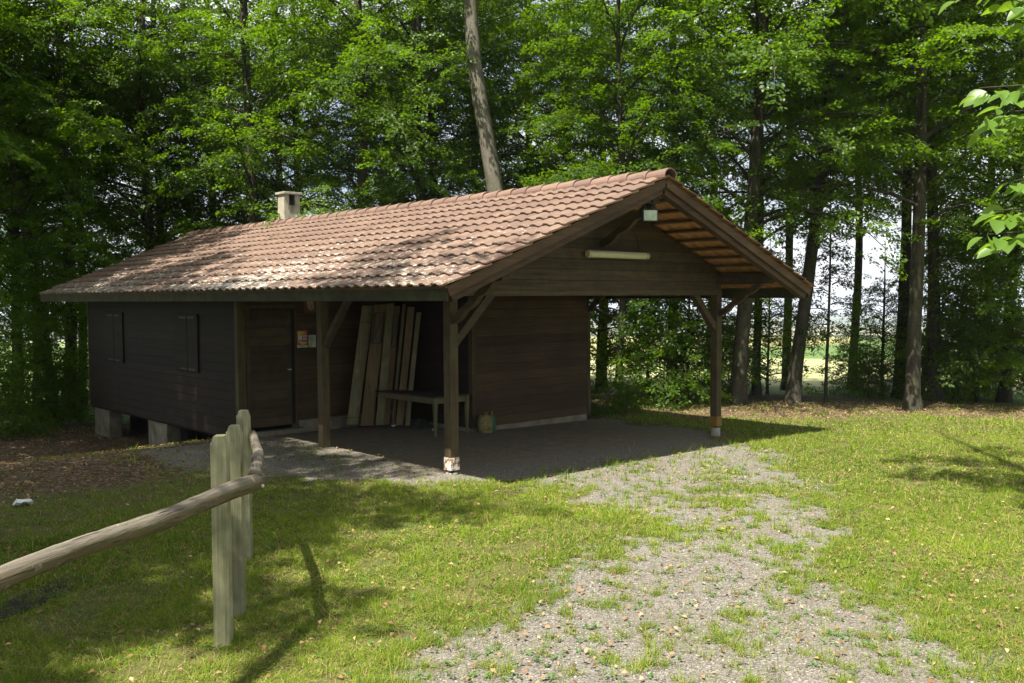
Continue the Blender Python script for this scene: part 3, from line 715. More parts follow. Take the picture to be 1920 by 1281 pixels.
def lean_plank(base, top, w, th, mat, wdir, label, bend=0.0, leg=None, clip=False):
    base = Vector(base); top = Vector(top); o = empty('leaning_plank', base); tag(o, label, 'plank', 'old planks leaning in the porch corner')
    d = (top-base); u = Vector(wdir).normalized(); nrm = d.cross(u).normalized(); n = 6; vs = []
    for i in range(n+1):
        s = i/n; c = d*s + nrm*(bend*math.sin(s*math.pi))
        for a, b in ((-1,-1),(1,-1),(1,1),(-1,1)): vs.append(c+u*(a*w/2)+nrm*(b*th/2))
    fs = [(0,1,2,3), tuple(4*n+i for i in (3,2,1,0))]
    for i in range(n):
        for k in range(4): fs.append((4*i+k, 4*i+4+k, 4*i+4+(k+1)%4, 4*i+(k+1)%4))
    t = MB(); t.add(vs, fs); t.build('board', mat, o, bevel=.003)
    if leg:
        t = MB(); side = -1 if nrm.dot(CAM-base) < 0 else 1
        off = nrm*side*(th/2+.015)
        def P(s, a): return d*s+u*(a*w/2)+off
        t.bar(P(leg[0], -.75), P(leg[1], -.75), .02, .02); t.bar(P(leg[0], .75), P(leg[1], .75), .02, .02); t.bar(P(leg[0], -.75), P(leg[0], .75), .02, .02); t.bar(P(leg[1], -.75), P(leg[1], .75), .02, .02); t.bar(P(leg[0], -.7), P(leg[1], .7), .014, .014)
        t.build('folding_leg', M['dark_metal'], o)
    if clip:
        t = MB(); side = -1 if nrm.dot(CAM-base) < 0 else 1
        for s in (.06, .86):
            c = d*s+nrm*side*(th/2+.01); t.bar(c-u*(w/2+.12), c+u*(w/2), .012, .012)
        t.build('strap', M['hinge'], o)
lean_plank((1.88, 5.45, .02), (2.26, 5.42, 2.38), .23, .03, M['plank'], (.9, -.35, 0), 'greyish green wide plank, leftmost of those leaning by the table', .03, None, True)
lean_plank((2.06, 5.22, .0), (2.42, 5.22, 2.40), .24, .03, M['plank_brown'], (.9, -.4, 0), 'brown plank with a black folding leg frame in the leaning stack', .01, (.68, .93))
lean_plank((2.28, 5.10, .0), (2.58, 5.10, 2.42), .15, .04, M['plank'], (.9, -.4, 0), 'narrow plank third from the left in the leaning stack')
lean_plank((2.42, 5.08, .0), (2.72, 5.08, 2.37), .13, .03, M['plank_brown'], (.9, -.5, 0), 'dark brown plank fourth from the left in the leaning stack', 0, (.66, .92))
lean_plank((2.52, 4.98, .0), (2.83, 4.98, 2.41), .06, .035, M['table'], (.8, -.6, 0), 'thin pale lath in front of the leaning planks')
lean_plank((2.56, 4.82, .0), (2.93, 4.88, 2.35), .14, .03, M['plank_brown'], (.8, -.6, 0), 'brown plank leaning at the right of the stack')
lean_plank((2.66, 4.68, .0), (3.05, 4.78, 2.24), .09, .03, M['plank'], (.7, -.7, 0), 'curved narrow plank, rightmost of the leaning stack', -.05)
bagc = (3.40, 3.13); bg_ = empty('woven_sack', (bagc[0], bagc[1], hz(*bagc)), R(-20)); tag(bg_, 'yellow and green sack of firewood standing by the table leg', 'sack')
t = MB(); vs = []; ns = 14; lev = [(.0, .13, .10), (.06, .165, .12), (.18, .17, .125), (.29, .155, .115), (.34, .135, .10)]
for z_, a, b in lev:
    for k in range(ns):
        th = 2*math.pi*k/ns; c, s = math.cos(th), math.sin(th); e = .55
        vs.append((a*abs(c)**e*(1 if c > 0 else -1)+random.uniform(-.006, .006), b*abs(s)**e*(1 if s > 0 else -1), z_+random.uniform(-.008, .008)))
fs = [(i*ns+k, i*ns+(k+1) % ns, (i+1)*ns+(k+1) % ns, (i+1)*ns+k) for i in range(len(lev)-1) for k in range(ns)] + [tuple(range(ns-1, -1, -1))]
t.add(vs, fs); so = t.build('bag', [M['sack'], M['sack_green']], bg_)
so.data.polygons.foreach_set('material_index', [1 if f.center.x > .06 else 0 for f in so.data.polygons])
t = MB()
for a, b, c in ((-.05, .02, 12), (.03, -.02, -25), (.07, .03, 30), (-.01, .0, -5)): t.bar((a, b, .08), (a+.004*c*.4, b, .40), .04, .035)
t.build('stick', M['plank_brown'], bg_)
tp = empty('folded_tarpaulin', (2.95, 4.75, hz(2.9, 4.7))); tag(tp, 'dark crumpled plastic heap on the floor under the table', 'tarpaulin')
t = MB(); n = 9; vs = []
for i in range(n):
    for j in range(n):
        e = math.sin(math.pi*i/(n-1))*math.sin(math.pi*j/(n-1)); vs.append(((i/(n-1)-.5)*.5, (j/(n-1)-.5)*.7, .0+e**.5*.16*random.uniform(.4, 1.3)))
t.add(vs, [(i*n+j, (i+1)*n+j, (i+1)*n+j+1, i*n+j+1) for i in range(n-1) for j in range(n-1)]); t.build('sheet', M['tarp'], tp)
for (x, y, l) in ((2.75, 3.9, 'white paper scrap on the floor under the near end of the table'), (2.55, 5.0, 'white paper scrap on the floor under the far end of the table'), (-7.0, -.35, None)):
    if l is None:
        x, y = -5.0, 2.2; l = 'white crumpled scrap lying on bare soil at the left'
    t = MB(); n = 5; s_ = .05 if y < 5.1 and x > 0 else .10
    vs = [((i/(n-1)-.5)*s_*2, (j/(n-1)-.5)*s_*1.6, random.uniform(.005, .05 if x > 0 else .09)) for i in range(n) for j in range(n)]
    t.add(vs, [(i*n+j, (i+1)*n+j, (i+1)*n+j+1, i*n+j+1) for i in range(n-1) for j in range(n-1)])
    o = t.build('paper_scrap', M['white_scrap']); o.location = (x, y, hz(x, y)+.0); tag(o, l, 'scrap')

# ------------------------------------------------------------------ fence: three posts and two log rails
def fence_post(x, y, top, rz, label, w=.115, tilt=(0, 0)):
    zb = hz(x, y); o = empty('fence_post', (x, y, zb), rz); o.rotation_euler = (tilt[0], tilt[1], rz)
    tag(o, label, 'fence post', 'square fence posts beside the log rails'); t = MB(); h = top-zb; a = w/2; c = .045
    rings = [(a, a, -.25), (a, a, h-.085), (a*.97, a*.99, h-.07), (a*.62, a*.88, h)]
    vs = []
    for p, q, z_ in rings: vs += [(-p, -q, z_), (p, -q, z_), (p, q, z_), (-p, q, z_)]
    fs = [(3, 2, 1, 0), (12, 13, 14, 15)]
    for i in range(3):
        for k in range(4): fs.append((4*i+k, 4*i+(k+1) % 4, 4*i+4+(k+1) % 4, 4*i+4+k))
    t.add(vs, fs); t.build('shaft', M['fence'], o, bevel=.005)
    t = MB(); t.box((-a-.004, -a*.5, h-.085), (-a+.001, a*.1, h-.05)); t.build('metal_tag', M['zinc'], o)
FA = R(-38)
fence_post(-5.30, -3.95, 1.545, FA, 'nearest square fence post with a greenish top and a small metal tag', .114)
fence_post(-4.93, -3.42, 1.53, FA, 'middle square fence post standing close behind the nearest one', .11)
fence_post(-4.12, -1.95, 1.455, FA, 'far square fence post, shorter in the picture and leaning by the rail end', .115)
def rail_mat(name, ang):
    t = NT(name); p = t.mapping(t.pos(), (1, 1, 1), (0, 0, -ang))
    g = t.noise(t.mapping(p, (1.6, 26, 26)), 1, 7, .7, .5); ck = t.noise(t.mapping(p, (2.5, 45, 45)), 1, 3, .5, 1.2); b = t.noise(p, 4, 5, .65); kn = t.noise(p, 11, 3)
    c = t.mix(t.ramp(g, [(.3, 0.0), (.7, 1.0)]), (.055, .04, .026), (.20, .155, .10))
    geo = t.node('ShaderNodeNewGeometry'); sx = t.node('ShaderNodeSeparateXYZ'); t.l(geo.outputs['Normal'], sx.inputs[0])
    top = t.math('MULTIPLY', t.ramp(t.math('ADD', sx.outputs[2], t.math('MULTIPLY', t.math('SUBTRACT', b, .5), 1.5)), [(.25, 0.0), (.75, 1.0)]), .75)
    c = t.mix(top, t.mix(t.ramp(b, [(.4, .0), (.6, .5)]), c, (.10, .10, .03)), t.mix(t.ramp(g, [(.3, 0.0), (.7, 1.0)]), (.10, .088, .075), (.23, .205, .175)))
    c = t.mix(t.ramp(ck, [(.30, .9), (.37, 0.0)]), c, (.018, .013, .01)); c = t.mix(t.ramp(kn, [(.66, 0.0), (.70, .6)]), c, (.34, .28, .19))
    return t.principled(c, .9, t.bump(t.math('ADD', g, t.ramp(ck, [(.28, 0.0), (.40, .6)])), 1.0, .02), .2)
def log_rail(pts, rads, label, ang=0.6):
    o = empty('log_rail', pts[0]); tag(o, label, 'rail', 'log rails of the low fence'); base = Vector(pts[0])
    n = 44; P = []; Rr = []
    for i in range(n+1):
        s = i/n*(len(pts)-1); k = min(int(s), len(pts)-2); f = s-k
        p = Vector(pts[k])*(1-f)+Vector(pts[k+1])*f - base; r = rads[k]*(1-f)+rads[k+1]*f
        w = .004*math.sin(i*.35+1)+.003*math.sin(i*1.3); p += Vector((w*.5, w, .006*math.sin(i*.37))); P.append(p); Rr.append(r*(1+.035*math.sin(i*.5)+.02*math.sin(i*2.1)))
    t = MB(); t.tube(P, Rr, 18, True, 0, .035, 3); t.build('log', rail_mat('weathered_log', ang), o, smooth=True)
    return o, P
JX, JY, JZ = -5.07, -4.05, 1.20
l1, _ = log_rail([(-8.4, -6.45, 1.26), (-7.12, -5.52, 1.235), (-6.1, -4.80, 1.205), (JX+.04, JY+.03, JZ-.01)], [.058, .055, .060, .064], 'thick mossy log rail running to the left picture edge')
l2, _ = log_rail([(JX-.03, JY-.03, 1.235), (-4.55, -3.08, 1.205), (-3.98, -1.85, 1.20)], [.050, .046, .040], 'thin cracked log rail running back along the fence posts', 1.11)
t = MB(); t.tube([(JX-.0-l1.location.x, JY-.075-l1.location.y, 1.17-l1.location.z), (JX+.01-l1.location.x, JY-.09-l1.location.y, 1.17-l1.location.z)], [.012, .012], 8); t.build('bolt', M['zinc'], l1)

# slatted foot grate in the grass at the lower left
gx, gy = -5.95, -1.8
gr = empty('foot_grate', (gx, gy, hz(gx, gy)+.012), R(35)); tag(gr, 'dark ribbed mat half sunk in the grass at the lower left', 'mat')
for i in range(8):
    t = MB(); t.box((-.55, -.15+i*.04, -.012), (.55, -.138+i*.04, .012)); t.build('slat', M['dark_metal'], gr)
t = MB(); t.box((-.56, -.16, -.02), (.56, .16, -.008)); t.build('base', M['void'], gr)

# ------------------------------------------------------------------ trees
def limb_path(az, z0, L, el0, droop, r0, rg, n=7):
    pts = [Vector((r0*.6*math.cos(az), r0*.6*math.sin(az), z0))]; a = az; e = el0
    for i in range(n):
        a += rg.uniform(-.16, .16); e -= droop/n
        pts.append(pts[-1]+Vector((math.cos(a)*math.cos(e), math.sin(a)*math.cos(e), math.sin(e)))*(L/n))
    return pts
def make_crown(seed, z0, z1, rad, nl, leaf=.09, dens=1.0, flat=.3, shape=1.0, low=.8, hi=11.5, el=(.45, 1.0)):
    """limbs + sprays of leaves; above `hi` (never in the picture) the leaves are fewer and larger."""
    rg = random.Random(seed); nr = np.random.default_rng(seed); limbs = []; LC = []; LD = []; LN = []; LS = []; LT = []; tw = MB()
    zs = []; z = z0
    step = (z1-z0)/nl
    while z < z1:
        zs.append(z); z += step*(.75 if z < hi else 1.9)*rg.uniform(.6, 1.4)
    for i, z in enumerate(zs):
        f = (z-z0)/(z1-z0); az = i*2.399+rg.uniform(-.6, .6); up = z > hi
        L = rad*(low+(1-low)*min(1, f*4))*(1-max(0, (f-.45)/.55)**1.6*.75*shape)*rg.uniform(.55, 1.15)
        pts = limb_path(az, z, L, rg.uniform(*el)+.3*f, rg.uniform(.7, 1.5), .12, rg); limbs.append((pts, .016+.0085*L*(1-f*.5)))
        tint = rg.random(); dn = dens*(.62 if up else 1.0); lf = leaf*(1.55 if up else 1.0)
        ns = max(6, int(L*6.2*dn)); seg = len(pts)-1
        for j in range(ns):
            s = .12+.88*(j+rg.random()*.8)/ns; s = min(s, .995); k = min(int(s*seg), seg-1); p = pts[k].lerp(pts[k+1], s*seg-k); d = (pts[k+1]-pts[k]).normalized()
            side = 1 if j % 2 else -1; hor = Vector((-d.y, d.x, 0)).normalized()*side; ang = rg.uniform(.4, 1.25)
            p = p+Vector((rg.gauss(0, .10), rg.gauss(0, .10), rg.gauss(0, .22)))
            sd_ = (d*math.cos(ang)+hor*math.sin(ang)); sd_.z *= .4; sd_ = (sd_+Vector((0, 0, rg.uniform(-.45, .35)))).normalized()
            Ls = (.42+.62*(1-abs(s-.5)))*rg.uniform(.6, 1.2)*min(1, L/2.2+.35)
            if j == ns-1: sd_ = d; Ls *= 1.1
            nt_ = max(5, int(Ls*15*dn)); pl = sd_.cross(Vector((0, 0, 1))).normalized()
            tw.add([p-pl*.005, p+pl*.005, p+sd_*Ls*.95+Vector((0, 0, -.05))], [(0, 1, 2)], 1)
            nrm = pl.cross(sd_); nrm = nrm if nrm.z > 0 else -nrm
            roll = rg.gauss(0, .38); pl2 = pl*math.cos(roll)+nrm*math.sin(roll); nrm = (nrm*math.cos(roll)-pl*math.sin(roll)); pl = pl2
            nlf = 7; T = np.linspace(.08, 1, nt_)[:, None]; sg = np.where(np.arange(nt_) % 2, 1, -1)[:, None]
            tl_ = .30*(1.15-T)*nr.uniform(.6, 1.25, (nt_, 1))*min(1.2, Ls+.3)+.04
            q = (np.arange(nlf)[None, :]+nr.uniform(0, .5, (nt_, nlf)))/nlf
            base = np.array(p)[None, None]+np.array(sd_)[None, None]*(Ls*T)[:, :, None]
            tdir = np.array(sd_)[None]*.62+np.array(pl)[None]*(sg*.78)
            pos = base+tdir[:, None, :]*(tl_*q)[:, :, None]+nr.normal(0, .035, (nt_, nlf, 3))
            pos[:, :, 2] -= (.14*T**2)*Ls+.15*(tl_*q)**1
            ld = tdir[:, None, :]+np.array(pl)[None, None]*np.where(np.arange(nlf) % 2, .8, -.6)[None, :, None]+nr.normal(0, .28, (nt_, nlf, 3)); ld[:, :, 2] -= .28
            ln = np.array(nrm)[None, None]+nr.normal(0, flat, (nt_, nlf, 3))
            LC.append(pos.reshape(-1, 3)); LD.append(ld.reshape(-1, 3)); LN.append(ln.reshape(-1, 3))
            LS.append(lf*nr.uniform(.65, 1.2, nt_*nlf)); LT.append(np.clip(.25+.35*tint+.25*nr.random()+nr.normal(0, .14, nt_*nlf), 0, 1))
    C = np.concatenate(LC); Dd = np.concatenate(LD); N = np.concatenate(LN); S = np.concatenate(LS)[:, None]; Tn = np.concatenate(LT)
    Dd /= np.linalg.norm(Dd, axis=1, keepdims=True); B = np.cross(N, Dd); B /= np.linalg.norm(B, axis=1, keepdims=True); N = np.cross(Dd, B)
    n = len(C); V = np.empty((n, 4, 3)); V[:, 0] = C; V[:, 1] = C+Dd*S*.5+B*S*.34+N*S*.10; V[:, 2] = C+Dd*S; V[:, 3] = C+Dd*S*.5-B*S*.34+N*S*.10
    F = np.arange(n*4).reshape(n, 4); V = V.reshape(-1, 3); col = np.repeat(Tn, 4)[:, None]*np.ones((1, 3))
    tv = np.array(tw.v); tf = np.array(tw.f); nv = len(V)
    V = np.concatenate([V, tv]); tf4 = np.concatenate([tf, tf[:, 2:3]], 1)+nv
    col = np.concatenate([col, np.zeros((len(tv), 3))])
    # twigs are triangles: give them a doubled tip vertex so that all faces are quads
    V = np.concatenate([V, tv[tf[:, 2]]+np.array([0, 0, .006])]); tf4[:, 3] = nv+len(tv)+np.arange(len(tf)); col = np.concatenate([col, np.zeros((len(tf), 3))])
    me = np_mesh('crown', V, np.concatenate([F, tf4]), [M['leaf'], M['bark']], col, mat_idx=np.concatenate([np.zeros(n), np.ones(len(tf4))]))
    return limbs, me
CROWNS = {
    'tall_a': make_crown(1, 4.0, 19, 4.3, 50, dens=.84), 'tall_b': make_crown(2, 3.2, 18, 4.5, 50, dens=.84),
    'tall_c': make_crown(3, 6.3, 20, 4.0, 40, dens=.84),
    'high': make_crown(4, 11.5, 21, 3.8, 20), 'low': make_crown(5, 2.3, 15, 3.7, 46),
    'sapling': make_crown(6, .6, 5.4, 1.9, 30, .085, .9, .35, 1.0, .9, el=(.2, .7)), 'bush': make_crown(7, .12, 2.2, 1.15, 20, .08, .8, .45, 1.0, 1.0, el=(.1, .7)),
}
CROWNS['shade'] = make_crown(9, 5.5, 19, 4.5, 44, .13, .72, hi=99)
CROWNS['slim'] = make_crown(8, 2.0, 5.2, .95, 13, .085, .8, .35, el=(.2, .7))
for _k, (_l, _m) in CROWNS.items(): pass
def tree_trunk(limbs, H_, r, seed, curve=None, n=26):
    rg = random.Random(seed); t = MB(); ph = rg.uniform(0, 6); am = rg.uniform(.03, .09)
    def axis(z): 
        f = z/H_
        if curve: return Vector(curve(z))
        return Vector((am*math.sin(z*.55+ph)-am*math.sin(ph), am*math.cos(z*.43+ph)-am*math.cos(ph), 0))*min(1, z*.5)
    P = []; Q = []
    for i in range(n+1):
        z = -.3+(H_+.3)*(i/n)**1.35; a = axis(max(z, 0)); P.append((a.x, a.y, z)); fl = 1+.4*math.exp(-max(z, -.2)/.28); Q.append(max(.015, r*fl*(1-.88*(max(z, 0)/H_)**1.1)))
    t.tube(P, Q, 12, True, 0, .07, seed)
    for pts, rl in limbs:
        if pts[0].z > H_*.98: continue
        a = axis(pts[0].z); rr = min(rl, r*.55*(1-.7*pts[0].z/H_)+.01); m_ = len(pts)
        t.tube([p+a*(1-i/(m_-1)) for i, p in enumerate(pts)], [rr*(1-.85*i/(m_-1)) for i in range(m_)], 5, False)
    return t
def tree(kind, x, y, H_, r, label, lean=0.0, leandir=(0, 0), scale=1.0, rz=None, mat='bark', name='beech_tree', cat='tree', group='beech trees around the clearing', z=None, curve=None, seed=None):
    seed = seed if seed is not None else int(abs(x*131+y*977)) % 9999; rg = random.Random(seed)
    limbs, me = CROWNS[kind]; rz = rg.uniform(0, 6.28) if rz is None else rz
    o = empty(name, (x, y, hz(x, y) if z is None else z)); tag(o, label, cat, group)
    mrot = Matrix.Rotation(rz, 4, 'Z')
    if lean: ax = Vector((-leandir[1], leandir[0], 0)).normalized(); mrot = Matrix.Rotation(lean, 4, ax) @ mrot
    o.rotation_euler = mrot.to_euler(); o.scale = (scale,)*3
    c2 = None
    if curve:
        inv = Matrix.Rotation(-rz, 3, 'Z'); c2 = lambda zz: inv @ Vector(curve(zz*scale))/scale
    tree_trunk(limbs, H_/scale, r/scale, seed, c2).build('trunk', M[mat], o, smooth=True)
    c = link(bpy.data.objects.new('crown', me), o)
    if c2: v = c2(14/scale); c.location = (v.x, v.y, 0)
    return o
def at(px, d):   # ground position for a bearing (tangent) and distance, in the photograph's survey frame
    q = (px-960)/1748.6; return (CAM.x+hd.x*d+hr.x*q*d, CAM.y+hd.y*d+hr.y*q*d)
RGT = (hr.x, hr.y)
TREES = [  # kind, bearing, distance, height, radius, label, lean to the right (radians), scale
    ('tall_b', 30, 28.0, 21, .15, 'straight slim tree standing in undergrowth, leftmost trunk of the picture', 0, 1.0),
    ('tall_a', 66, 31.0, 20, .15, 'thin tree half hidden behind the leaning trunk left of the hut', 0, .95),
    ('low', 99, 26.6, 19, .17, 'tree whose trunk leans left just beyond the eaves at the left end of the hut', -.14, 1.0),
    ('tall_c', 128, 28.0, 21, .18, 'dark upright tree close against the left end of the hut', 0, 1.05),
    ('tall_b', 279, 30.5, 22, .17, 'left one of two close dark trunks rising behind the low left part of the roof', 0, 1.0),
    ('tall_a', 302, 32.0, 21, .15, 'right one of two close dark trunks rising behind the low left part of the roof', 0, 1.0),
    ('tall_c', 470, 28.5, 22, .19, 'tree with a side limb rising behind the roof just left of the chimney', 0, 1.0),
    ('tall_b', 672, 27.5, 22, .20, 'tree with a dark trunk behind the ridge, between chimney and the pale trunk', .01, 1.05),
    ('tall_a', 787, 28.0, 21, .19, 'left one of the paired dark trunks left of the pale leaning trunk', 0, 1.0),
    ('tall_c', 812, 31.0, 22, .19, 'right one of the paired dark trunks left of the pale leaning trunk', 0, 1.0),
    ('low', 1160, 23.6, 16, .10, 'slender dark trunk seen through the open porch', .0, .9),
    ('tall_b', 1383, 23.6, 22, .20, 'stout mottled trunk right of the rear porch post', .055, 1.12),
    ('tall_c', 1419, 26.5, 20, .12, 'dark slender trunk directly behind the stout mottled one', 0, .9),
    ('tall_a', 1488, 24.2, 20, .175, 'trunk below the roof corner, leaning slightly right', .09, 1.1),
    ('tall_c', 1688, 27.2, 21, .17, 'dark trunk partly hidden behind the thickest right hand trunk', .0, 1.0),
    ('tall_a', 1714, 22.7, 22, .175, 'thickest trunk at the right with speckled bark and spreading foot', -.005, 1.12),
    ('tall_c', 1757, 25.2, 21, .17, 'trunk right of the thickest one, bending slightly left', -.05, 1.05),
    ('tall_b', 1886, 26.0, 21, .165, 'last trunk towards the right picture edge, in dark undergrowth', .015, 1.0),
    ('tall_a', 560, 33.0, 22, .17, 'far tree behind the ridge just right of the chimney', 0, 1.0),
    ('tall_b', 1060, 30.0, 22, .18, 'tree hidden in foliage behind the ridge, right of the pale trunk', 0, 1.0),
    ('tall_c', 1260, 28.5, 21, .16, 'tree hidden in foliage behind the gable peak', 0, 1.0),
    ('tall_c', 2010, 24.0, 21, .17, 'tree just outside the right edge whose branches reach in', 0, 1.0),
    ('tall_a', -90, 26.0, 21, .17, 'tree just outside the left edge whose branches reach in', 0, 1.05),
    ('tall_b', 150, 33.0, 22, .15, 'far tree in the second row, seen above the low left end of the roof', 0, 1.0),
    ('tall_a', 355, 34.0, 22, .15, 'far tree in the second row, seen above the left end of the ridge', 0, 1.0),
    ('tall_b', 525, 31.5, 22, .15, 'far tree in the second row, standing behind the chimney', 0, 1.0),
    ('tall_a', 735, 34.0, 22, .15, 'far tree in the second row, filling the gap left of the paired trunks', 0, 1.0),
    ('tall_b', 890, 31.0, 22, .15, 'far tree in the second row, directly behind the pale leaning trunk', 0, 1.0),
    ('tall_a', 990, 34.0, 22, .15, 'far tree in the second row, filling the gap right of the pale leaning trunk', 0, 1.0),
    ('tall_b', 1130, 31.5, 22, .15, 'far tree in the second row, above the right part of the ridge', 0, 1.0),
    ('tall_a', 1330, 33.0, 22, .15, 'far tree in the second row, above the right verge of the roof', 0, 1.0),
    ('tall_c', 1475, 31.5, 22, .15, 'far tree in the second row, behind the trunk that leans slightly right', 0, 1.0),
    ('tall_c', 1600, 32.5, 22, .15, 'far tree in the second row, high over the gap with the wheat field', 0, 1.0),
    ('tall_c', 1740, 33.0, 22, .15, 'far tree in the second row, behind the thickest right hand trunk', 0, 1.0),
    ('tall_a', 1850, 31.5, 22, .15, 'far tree in the second row, behind the last right hand trunk', 0, 1.0),
    ('tall_a', -20, 32.0, 22, .15, 'far tree in the second row, at the left picture edge', 0, 1.0),
    ('tall_b', 400, 34.5, 22, .16, 'far tree between the paired trunks and the forked one', 0, 1.0),
]
for k, px, d, H_, r, lab, ln, sc in TREES:
    x, y = at(px, d); tree(k, x, y, H_, r, lab, ln, RGT, sc)
x, y = at(968, 25.0)
def pale(z): s = 1.28*sst(z, -1, 13)+.05*math.sin(z*.9); return (-hr.x*float(s), -hr.y*float(s), 0)
tree('high', x, y, 23, .27, 'big pale bare trunk leaning left behind the ridge', mat='bark_pale', curve=pale, seed=5)
# saplings and undergrowth
SAP = [
    ('slim', 1550, 24.3, 7.0, .045, 'very thin young tree between the two right hand groups of trunks', 0, .85),
    ('sapling', 1655, 27.5, 4.6, .06, 'low round young tree left of the dark paired trunks', 0, .62),
    ('sapling', 1215, 26.0, 5, .05, 'young leafy tree seen in the middle of the porch opening', 0, 1.0),
    ('sapling', 1290, 25.0, 5, .05, 'young leafy tree seen beside the rear porch post', 0, 1.0),
    ('sapling', 1120, 27.0, 5, .05, 'young leafy tree behind the end of the brown wall', 0, 1.05),
    ('bush', 1245, 23.0, 2, .02, 'dark bush at the foot of the porch opening', 0, 1.0),
    ('sapling', 1440, 27.0, 5, .04, 'young leafy tree between the slender trunk and the leaning one', 0, .75),
    ('bush', 1630, 26.5, 2, .02, 'low bush left of the round young tree', 0, .6),
    ('bush', 1730, 26.0, 2, .02, 'low bush between the thickest trunk and the bent one', 0, .8),
    ('sapling', 1800, 28.0, 5, .04, 'young leafy tree right of the bent trunk', 0, .95),
    ('sapling', 1835, 25.5, 5, .05, 'young leafy tree in the dark undergrowth at the right', 0, 1.0),
    ('sapling', 1935, 24.0, 5, .05, 'young leafy tree at the right picture edge', 0, 1.1),
    ('bush', 1790, 27.0, 2, .02, 'bush low behind the bent right hand trunk', 0, .9),
    ('bush', 1870, 27.5, 2, .02, 'bush at the foot of the last right hand trunk', 0, 1.2),
    ('bush', 1330, 27.0, 2, .02, 'bush behind the rear porch post', 0, 1.0),
    ('bush', 1600, 29.0, 2, .02, 'small bush in front of the wheat field', 0, .7),
    ('sapling', 20, 25.0, 4, .04, 'young leafy tree at the left picture edge', 0, .9),
    ('bush', 60, 24.5, 2, .02, 'dark bush low at the left picture edge', 0, .9),
    ('bush', 145, 25.6, 2, .02, 'dark bush at the foot of the tree by the hut end', 0, .9),
    ('bush', -10, 22.5, 2, .02, 'bush cut by the left picture edge', 0, .9),
    ('sapling', 150, 30.0, 5, .04, 'young tree in the gap left of the hut wall', 0, 1.0),
]
for k, px, d, H_, r, lab, ln, sc in SAP:
    x, y = at(px, d); bush = k == 'bush'
    tree(k, x, y, H_, r, lab, ln, RGT, sc, name='bush' if bush else 'young_tree', cat='bush' if bush else 'young tree', group='undergrowth at the forest edge')
x, y = at(1130, 20.9); tree('bush', x, y, .8, .012, 'bright green leafy bush at the corner of the brown wall', scale=.42, name='bush', cat='bush', group='undergrowth at the forest edge')
x, y = at(1175, 21.3); tree('bush', x, y, .7, .012, 'small green plant right of the bright bush by the wall', scale=.3, name='bush', cat='bush', group='undergrowth at the forest edge')
# trees left of and behind the camera that throw the shade (their branches also reach into the picture)
SHADE = [(-5.3, 13.2, 'shade'), (-8.6, 8.0, 'shade'), (-10.8, 2.0, 'shade'), (-13.8, -3.0, 'shade'), (-9.0, -.4, 'tall_c'), (-15.5, 4, 'shade'), (-11.8, 15.5, 'shade'), (-17.5, 8.0, 'shade'), (-19, -1, 'shade'), (-18.5, -8, 'shade'),
         (-16.5, -15, 'tall_b'), (-8, -22, 'tall_a'), (2, -20, 'tall_c'), (12, -16, 'tall_b'), (19, -9, 'tall_a'), (-24, -14, 'tall_b'), (-23, 4, 'tall_c')]
for i, (x, y, k) in enumerate(SHADE):
    tree(k, x, y, 21, .2, 'beech tree outside the picture that shades the clearing', scale=1.0, group='beech trees outside the picture', seed=40+i)
tree('high', .0, -10.5, 21, .2, 'beech tree outside the picture at the right of the drive', .27, (0, 1), scale=.75, group='beech trees outside the picture', seed=77)

